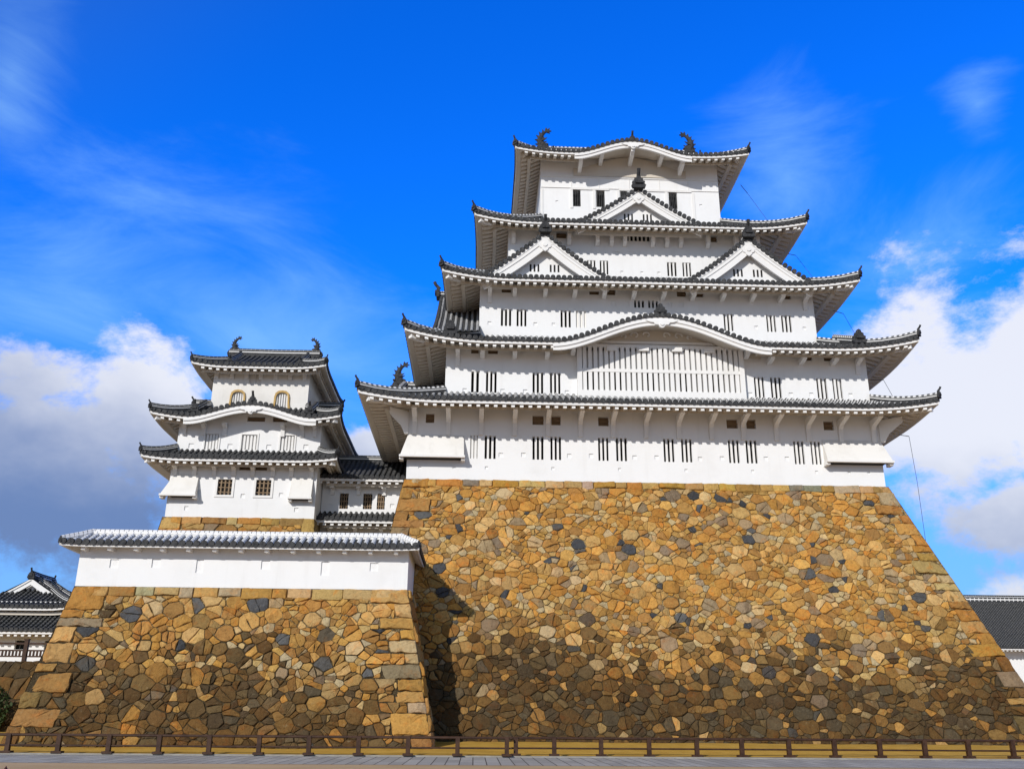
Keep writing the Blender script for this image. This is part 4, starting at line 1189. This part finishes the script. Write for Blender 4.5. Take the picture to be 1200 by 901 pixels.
# ---- top storey
W5 = [(6.05, 6.63), (7.70, 8.29), (9.36, 9.85), (12.71, 13.29)]
wall_box(keep, 3.90, 16.20, 55.22, 65.2, 31.5, 38.1, [(a, b, 34.25, 35.54) for a, b in W5], [(5.0, 34.6, .18, .14), (14.9, 34.6, .18, .14)], reveal=0.6)
for a, b in W5:
    window(keep, a, b, 34.25, 35.54, 55.22, 4, 'wood2', 0.045, reveal=0.6)
tr_ = MB()
for (a, b) in ((5.95, 8.6), (9.3, 10.6), (11.2, 14.3)): tr_.box(a, b, 55.15, 55.215, 35.545, 35.64)
for x in (3.95, 6.0, 7.55, 9.2, 10.9, 12.55, 14.4): tr_.box(x-.09, x+.09, 55.17, 55.217, 34.1 if 5 < x < 14 else 33, 35.54)
tr_.box(3.92, 16.18, 55.165, 55.216, 35.66, 35.70); tr_.box(3.92, 16.18, 55.155, 55.216, 36.5, 36.72)
for x in (6.0, 7.9, 10.0, 12.1, 14.1): tr_.box(x-.02, x+.02, 55.18, 55.214, 35.7, 36.5)
tr_.build('timber_lines', M_TRIM, keep)
k5 = (10.05-2.16, 3.9, 1.0)
roof5, p5 = irimoya(keep, Frame((2.16, 53.42), (1, 0), (0, 1)), 15.66, 13.4, 37.42, 4.15, 2.5, 1.80, 'flr', kara=k5, lift=0.28, lw=3.6, fish=1.0, verge=0.6, orn=0.46)
kp = MB(); n = 24
for i in range(n):
    a0 = k5[0]-k5[1]+2*k5[1]*i/n; a1 = a0+2*k5[1]/n
    q0 = p5['f'][0](a0, 0.05, -0.32); q1 = p5['f'][0](a1, 0.05, -0.32)
    kp.q([(q0[0], 55.1, 36.6), (q1[0], 55.1, 36.6), (q1[0], 55.1, q1[2]+.06), (q0[0], 55.1, q0[2]+.06)])
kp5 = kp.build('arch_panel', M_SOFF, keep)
brackets(kp5, [8.0, 10.05, 12.1], 55.09, 37.75, 'short', 1.6, 0.35)
brackets(kp5, [6.55, 13.5], 55.09, 37.25, 'short', 1.5, 0.45)
O = MB(); oni(O, (10.05, 53.55, 38.42), (0, -1), 0.6, True); O.build('ridge_end_tile', M_ORN, roof5)
# lightning conductors on the right edge
for P in ([(18.2, 56.5, 37.1), (18.75, 56.8, 36.6), (19.6, 55.5, 33.6), (20.3, 54.6, 31.5)], [(20.4, 54.6, 30.7), (20.9, 54.6, 30.6), (21.9, 53.4, 27.6), (22.4, 53, 26.4)],
          [(22.3, 53.0, 25.9), (22.95, 53.0, 25.7), (23.7, 52.3, 22.9), (24.2, 52, 21.9)], [(23.7, 52, 20.9), (24.5, 52, 20.9), (24.7, 51, 18.9), (24.9, 50.8, 18.2)],
          [(24.1, 50.2, 16.9), (24.6, 50.0, 16.75), (24.65, 49.9, 14.0), (24.5, 49.6, 10.5), (24.9, 48.3, 7.6)]):
    w_ = MB(); w_.tube(P[:2], 0.022, 5); w_.tube(P[1:], 0.012, 4); w_.build('lightning_cable', M_WIRE, keep)

# ==================================================================== small keep on the left
tb = empty('tower_stone_base', (-14.4, 57, ZF), 'low ochre stone base showing between the white front wall and the small keep', 'stone wall')
masonry(tb, (-19.6, 54.6, ZF), (-9.2, 54.6, ZF), (-9.85, 55.95, 12.66), (-18.95, 55.95, 12.66), 41, 0.9, lambda x: 3, (True, True), (1.6, 1.0), 0.75, True, 'masonry_face', pdark=0.0)
sd = MB(); sd.q([(-9.2, 54.6, ZF), (-9.2, 66, ZF), (-9.85, 66, 12.66), (-9.85, 55.95, 12.66)]); sd.q([(-19.6, 54.6, ZF), (-18.95, 55.95, 12.66), (-18.95, 66, 12.66), (-19.6, 66, ZF)])
sd.q([(-18.95, 55.95, 12.64), (-9.85, 55.95, 12.64), (-9.85, 66, 12.64), (-18.95, 66, 12.64)])
sd.build('side_face', M_FILL, tb)
tw = empty('small_castle_keep', (-14.4, 60, 12.66), 'smaller white three-tiered keep with dark tiled roofs and bell-shaped windows, left of the tall keep', 'castle tower')
tW1 = [(-15.88, -15.01), (-13.56, -12.65)]
wall_box(tw, -18.82, -9.90, 56.0, 65.0, 12.65, 16.45, [(a, b, 14.05, 15.02) for a, b in tW1]+[(-14.7, -13.0, 15.62, 16.0)], [(-17.0, 14.2, .25, .25), (-14.3, 14.0, .25, .25), (-12.0, 14.1, .25, .25), (-11.0, 13.2, .25, .25), (-17.6, 13.2, .25, .25)])
for a, b in tW1: window(tw, a, b, 14.05, 15.02, 56.0, 3, 'wood', 0.085, frame=0.14)
vent(tw, -14.7, -13.0, 15.62, 16.0, 56.0)
stone_drop(tw, -18.55, -17.08, 56.0, 13.82, 15.32, 0.55, 0.55, 0.05)
stone_drop(tw, -11.4, -10.12, 56.0, 13.75, 15.30, 0.50, 0.03, 0.03)
brackets(tw, [-18.53, -17.35, -16.16, -14.97, -13.82, -12.6, -11.46, -10.23], 55.995, 15.85, 'long', 0.55, 0.62)
skirt(tw, (-20.25, -8.62, 54.75, 66.3), (-18.77, -9.93, 56.3, 64.7), 16.06, 0.80, 1.28, lift=0.20, lw=2.6, tilemat=M_TILED, orn=0.36, flare=0.06)
tW2 = [(-17.07, -16.24), (-14.81, -13.86), (-12.41, -11.54)]
wall_box(tw, -18.77, -9.93, 56.32, 64.7, 16.3, 19.2, [(a, b, 16.98, 17.97) for a, b in tW2]+[(-14.6, -13.5, 18.85, 19.15), (-13.0, -12.1, 18.85, 19.15)], [(-17.9, 17.2, .3, .3), (-15.5, 17.2, .3, .3), (-13.1, 17.2, .3, .3), (-10.8, 17.25, .3, .3)], M_WALL, 'wall')
for a, b in tW2: window(tw, a, b, 16.98, 17.97, 56.32, 4, 'shut', 0.12, frame=0.10)
for a, b in ((-14.6, -13.5), (-13.0, -12.1)): vent(tw, a, b, 18.85, 19.15, 56.32)
brackets(tw, [-18.4, -17.2, -15.9, -12.3, -11.1, -10.3], 56.31, 18.62, 'long', 0.5, 0.75)
tk = (-14.12+20.15, 3.95, 0.85)
tr2, tp2 = skirt(tw, (-20.15, -8.68, 55.05, 66.0), (-17.37, -11.17, 57.5, 63.6), 18.76, 1.30, 1.28, kara=tk, lift=0.32, lw=3.0, tilemat=M_TILED, orn=0.36, flare=0.08)
kp = MB(); n = 24
for i in range(n):
    a0 = tk[0]-tk[1]+2*tk[1]*i/n; a1 = a0+2*tk[1]/n
    q0 = tp2['f'][0](a0, 0.05, -0.32); q1 = tp2['f'][0](a1, 0.05, -0.32)
    kp.q([(q0[0], 56.30, 18.4 if False else 19.15), (q1[0], 56.30, 19.15), (q1[0], 56.30, max(19.16, q1[2]+.12)), (q0[0], 56.30, max(19.16, q0[2]+.12))])
kp.build('arch_panel', M_WALL, tw)
O = MB(); oni(O, (-14.12, 55.2, 19.72), (0, -1), 0.6, True); O.build('ridge_end_tile', M_ORN, tr2)
for xx in (-17.7, -10.6):
    R = MB(); ridge(R, [(xx, 55.5, 19.2), (xx, 56.5, 19.7), (xx, 57.5, 20.25)], 0.34, 0.34); R.build('descending_ridge', [M_TILED, M_PAN, M_TRIM], tr2)
    O = MB(); oni(O, (xx, 55.45, 19.25), (0, -1), 0.55, True); O.build('ridge_end_tile', M_ORN, tr2)
# west gable of the second roof
gable(tw, Frame((-19.2, 60.5), (0, -1), (1, 0)), 3.2, 19.4, 21.1, 1.9, 0, orn=0.5, tilemat=M_TILED, pend=False)
gable(tw, Frame((-9.6, 60.5), (0, 1), (-1, 0)), 3.2, 19.4, 21.1, 1.6, 0, orn=0.5, tilemat=M_TILED, pend=False)
# third storey with bell-shaped (cusped) windows
wall_box(tw, -17.37, -11.17, 57.52, 63.6, 19.2, 23.05, [(-15.95, -15.40, 20.1, 21.15), (-13.12, -12.55, 20.1, 21.15), (-15.07, -14.33, 21.75, 22.5)], (), M_AGED)
for cx_ in (-15.675, -12.835):
    window(tw, cx_-.275, cx_+.275, 20.1, 21.15, 57.52, 3, 'shut', 0.075)
    half = [(.50, 20.02), (.43, 20.12), (.39, 20.5), (.38, 20.85), (.33, 21.06), (.19, 21.17), (0, 21.20)]
    half_o = [(.62, 19.95), (.58, 20.12), (.50, 20.5), (.49, 20.9), (.43, 21.15), (.25, 21.30), (0, 21.34)]
    F = MB()
    for s in (-1, 1):
        for i in range(6):
            a, b, c, d = half[i], half[i+1], half_o[i+1], half_o[i]
            pp = [(cx_+s*q[0], q[1]) for q in (a, b, c, d)]
            F.hexa([(p[0], 57.42, p[1]) for p in pp]+[(p[0], 57.518, p[1]) for p in pp])
    F.build('bell_frame', M_GOLD, tw)
window(tw, -15.07, -14.33, 21.75, 22.5, 57.52, 1, 'shut', 0.06)
brackets(tw, [-17.18, -16.18, -15.25, -14.32, -13.36, -12.41, -11.46], 57.51, 22.62, 'long', 0.4, 0.55)
irimoya(tw, Frame((-18.52, 56.35), (1, 0), (0, 1)), 8.52, 8.3, 22.66, 2.22, 1.75, 1.15, 'flr', lift=0.24, lw=2.4, tilemat=M_TILED, fish=0.6, verge=0.55, orn=0.34, flare=0.05, rh=0.42)

# ==================================================================== corridor between the two keeps
co = empty('corridor_building', (-7, 59, 9), 'white two-level connecting corridor with barred windows between the small keep and the tall keep', 'building')
cW = [(-8.72, -8.18), (-7.24, -6.68), (-6.37, -5.87)]
cL = [(-8.35, -7.55), (-7.1, -6.35), (-5.8, -5.1)]
wall_box(co, -9.86, -3.9, 58.0, 63.0, 7.2, 15.6, [(a, b, 13.73, 14.72) for a, b in cW]+[(a, b, 11.6, 12.25) for a, b in ((-8.4, -7.75), (-7.35, -6.7), (-5.6, -4.9))], [(-9.3, 13.9, .26, .26), (-7.7, 13.95, .26, .26), (-5.4, 13.95, .26, .26)])
for a, b in cW: window(co, a, b, 13.73, 14.72, 58.0, 3, 'wood', 0.06)
for a, b in ((-8.4, -7.75), (-7.35, -6.7), (-5.6, -4.9)): window(co, a, b, 11.6, 12.25, 58.0, 3, 'wood', 0.06)
T, E = MB(), MB()
roof_side(T, E, Frame((-10.1, 57.0), (1, 0), (0, 1)), 6.2, 3.6, 15.52, 2.0, lambda a: 3.6, 1.0, 0.0, 1, 0.0, lifts=(0, 0))
T.q([(-10.1, 60.6, 17.5), (-3.9, 60.6, 17.5), (-3.9, 64.2, 15.5), (-10.1, 64.2, 15.5)], 1)
cr = T.build('roof', [M_TILED, M_PAN, M_TRIM], co); E.build('eave', [M_TRIM, M_SOFF], cr)
R = MB(); ridge(R, [(-10.1, 60.6, 17.45), (-7, 60.6, 17.45), (-3.9, 60.6, 17.45)], 0.4, 0.4); R.build('ridge', [M_TILED, M_PAN, M_TRIM], cr)
brackets(co, [-9.2, -7.55, -5.95, -4.35], 57.995, 15.1, 'long', 0.55, 0.5)
T, E = MB(), MB()
roof_side(T, E, Frame((-10.1, 56.85), (1, 0), (0, 1)), 5.6, 1.2, 12.85, 0.62, lambda a: 1.2, 1.0, 0.0, 1, 0.0, lifts=(0, 0))
cr2 = T.build('roof', [M_TILED, M_PAN, M_TRIM], co); E.build('eave', [M_TRIM, M_SOFF], cr2)
brackets(co, [-9.2, -7.6, -6.0], 57.995, 12.5, 'long', 0.5, 0.4)

# ==================================================================== turret far left
gt = empty('gate_turret', (-31.5, 69, 2.5), 'distant dark-roofed white turret with a gable facing us, far left behind the front stone base', 'building')
wall_box(gt, -36.6, -26.6, 67.2, 76.0, 1.0, 6.9, [(-31.55, -30.9, 5.55, 6.15), (-29.55, -28.9, 5.55, 6.15)], ())
for a, b in ((-31.55, -30.9), (-29.55, -28.9)): window(gt, a, b, 5.55, 6.15, 67.2, 1, 'wood2', 0.03, frame=0.08)
skirt(gt, (-37.9, -25.3, 66.0, 77.2), (-34.6, -27.2, 68.2, 75.0), 6.72, 1.25, 1.1, lift=0.25, lw=2.5, tilemat=M_TILED, orn=0.4, flare=0.05)
wall_box(gt, -34.4, -27.4, 68.3, 75.0, 6.8, 8.9, (), ())
irimoya(gt, Frame((-28.1, 67.4), (0, 1), (-1, 0)), 8.6, 8.8, 8.42, 2.35, 2.9, 0.85, 'flr', lift=0.22, lw=2.0, tilemat=M_TILED, verge=0.4, orn=0.42, flare=0.05, rh=0.4)

# rough retaining wall and wooden railing below the turret
rw = empty('retaining_wall', (-26, 52, 0), 'dark mossy rubble wall at the far left edge below the wooden railing', 'stone wall')
masonry(rw, (-34, 51.6, 0.2), (-19.4, 51.6, 0.2), (-19.4, 53.0, 4.1), (-34, 53.0, 4.1), 55, 0.85, lambda x: 6.5, (False, False), cap=False, name='masonry_face')
sd = MB(); sd.q([(-34, 53.0, 4.08), (-19.4, 53.0, 4.08), (-19.4, 66, 4.08), (-34, 66, 4.08)]); sd.build('earth_top', M_BANK, rw)
rl = empty('wooden_railing', (-25, 54.6, 4.1), 'dark wooden railing with slatted panels on top of the mossy wall, far left', 'railing')
first = None
for i, x in enumerate((-31.6, -29.4, -27.2, -25.0, -22.8)):
    if first is None:
        m = MB(); m.box(-.10, .10, -.10, .10, 0, 1.25); m.box(-.13, .13, -.13, .13, 1.25, 1.30); first = m.build('post', M_WOOD, rl, origin=(0, 0, 0)); o = first
    else: o = first.copy(); COL.objects.link(o)
    o.location = (x, 54.6, 4.08); o.parent = rl; o.matrix_parent_inverse = Matrix.Translation(rl.location).inverted()
m = MB(); m.box(-32, -22.0, 54.55, 54.65, 5.08, 5.18); m.build('top_rail', M_WOOD, rl)
m = MB(); m.box(-32, -22.0, 54.56, 54.64, 4.72, 4.80); m.build('middle_rail', M_WOOD, rl)
m = MB(); m.box(-32, -22.0, 54.56, 54.64, 4.40, 4.48)
x = -32.0
while x < -22.1:
    m.box(x, x+.10, 54.57, 54.63, 4.481, 4.719); x += .19
m.build('slats', M_WOOD, rl)

# ==================================================================== long building on the right
rb_ = empty('long_storehouse', (80, 112, 0), 'long low white building with grey tiled roof behind the right foot of the great base', 'building')
wall_box(rb_, 48, 112, 110.0, 128, 0.0, 9.2, (), ())
T, E = MB(), MB()
roof_side(T, E, Frame((47, 108.4), (1, 0), (0, 1)), 66, 9.6, 9.25, 6.25, lambda a: 9.6, 1.6, 0.0, 1, 0.0, lifts=(0, 0), sag=0.1)
T.q([(47, 118.0, 15.5), (113, 118.0, 15.5), (113, 127.6, 9.3), (47, 127.6, 9.3)], 1)
rr_ = T.build('roof', [M_TILED, M_PAN, M_TRIM], rb_); E.build('eave', [M_TRIM, M_SOFF], rr_)
R = MB(); ridge(R, [(46.9, 118.0, 15.45), (80, 118.0, 15.45), (113, 118.0, 15.45)], 0.6, 0.85, 0.18)
x = 47.1
while x < 113:
    R.box(x, x+.09, 117.66, 117.70, 15.6, 16.0, 2); x += 0.56
R.build('ridge', [M_TILED, M_PAN, M_TRIM], rr_)
m = MB(); m.box(64.3, 64.75, 109.85, 110.02, 1.0, 9.2); m.build('timber_post', M_WOOD, rb_)

# ==================================================================== low fences along the path
def fence(label, xs, yf):
    f = empty('low_fence', (xs[0], yf(xs[0]), 0), label, 'fence', 'low wooden fences along the stone path')
    first = None; foot = None
    for x in xs:
        if first is None:
            m = MB(); m.box(-.085, .085, -.085, .085, 0.0, 0.70); first = m.build('post', M_WOOD, f, origin=(0, 0, 0)); o = first
            m = MB(); m.box(-.20, .20, -.16, .16, 0.0, 0.085); foot = m.build('foot', M_WOOD, f, origin=(0, 0, 0)); p_ = foot
        else:
            o = first.copy(); COL.objects.link(o); p_ = foot.copy(); COL.objects.link(p_)
        o.location = (x, yf(x), 0.05); o.parent = f; o.matrix_parent_inverse = Matrix.Translation(f.location).inverted()
        p_.location = (x, yf(x), 0.05); p_.parent = o; p_.matrix_parent_inverse = Matrix.Translation(o.location).inverted()
    a, b = xs[0]-.2, xs[-1]+.2
    for nm, z, r in (('top_rail', 0.72, .055), ('middle_rail', 0.34, .036)):
        m = MB(); m.tube([(a, yf(a), z), ((a+b)/2, yf((a+b)/2), z), (b, yf(b), z)], r, 8); m.build(nm, M_WOOD, f)
    return f
fence('low dark wooden post-and-rail fence along the path, the section below the front-left base', [-24.0+i*1.95 for i in range(0, 14)], lambda x: 39.62-0.012*(x+24))
fence('low dark wooden post-and-rail fence along the path, the section below the great base', [1.72, 3.26, 5.15, 7.1, 9.05, 10.9, 12.85, 14.75, 16.65, 18.55, 20.4, 22.3, 24.2], lambda x: 39.62+0.03*(x-1.7))

# rounded maroon post top at the lower left corner
m = MB()
rows = []
for k in range(9):
    t = k/8; r = 0.34*sqrt(max(0.0, 1-max(0, (t-0.45)/0.55)**2)) if t < 1 else 0.0
    rows.append([((r+.002)*cos(2*pi*q/18), (r+.002)*sin(2*pi*q/18), 0.62*t) for q in range(18)])
m.grid(rows, 0, True)
m.v = [(x*0.36-4.57, y*0.36+10.0, z*1.76) for x, y, z in m.v]
tag(m.build('round_bollard', M_MAROON, None, True), 'dark maroon round-topped bollard at the lower left corner on the sandy ground', 'bollard')

# shrubs
def bush(name, c, rx, ry, rz, n, seed, label, cols):
    rng = random.Random(seed); m = MB()
    for i in range(n):
        while True:
            x, y, z = (rng.uniform(-1, 1) for _ in range(3))
            if 0.25 < x*x+y*y+z*z < 1+0.25*mnoise.noise((x*2, y*2, z*2)): break
        p = Vector((c[0]+x*rx, c[1]+y*ry, c[2]+(z+1)*rz*0.5*2*0.5))
        a = Vector((rng.uniform(-1, 1), rng.uniform(-1, 1), rng.uniform(-.5, 1))).normalized(); b = a.cross(Vector((rng.uniform(-1, 1), rng.uniform(-1, 1), rng.uniform(-1, 1)))).normalized()
        s = rng.uniform(.07, .14)
        m.q([tuple(p-a*s), tuple(p+b*s*.5), tuple(p+a*s), tuple(p-b*s*.5)])
    t = MB()
    for i in range(7):
        th = 2*pi*i/7
        t.tube([(c[0], c[1], c[2]), (c[0]+cos(th)*rx*.4, c[1]+sin(th)*ry*.4, c[2]+rz*.5), (c[0]+cos(th)*rx*.7, c[1]+sin(th)*ry*.7, c[2]+rz*.9)], [.05, .035, .015], 5)
    e = empty(name, c, label, 'shrub')
    m.build('foliage', simple(name+"_leaves", cols[0], cols[1], 0.7, 2.0), e); t.build('stems', M_WOOD, e)
bush('shrub', (-24.6, 51.0, 0.6), 1.0, 0.5, 2.2, 900, 5, 'dark green shrub against the mossy wall at the far left edge', ((.02, .035, .008), (.05, .075, .02)))
bush('shrub', (63.0, 106.5, 3.4), 1.5, 1.2, 2.0, 800, 6, 'small green shrub at the right edge in front of the long white building', ((.03, .05, .015), (.07, .10, .03)))
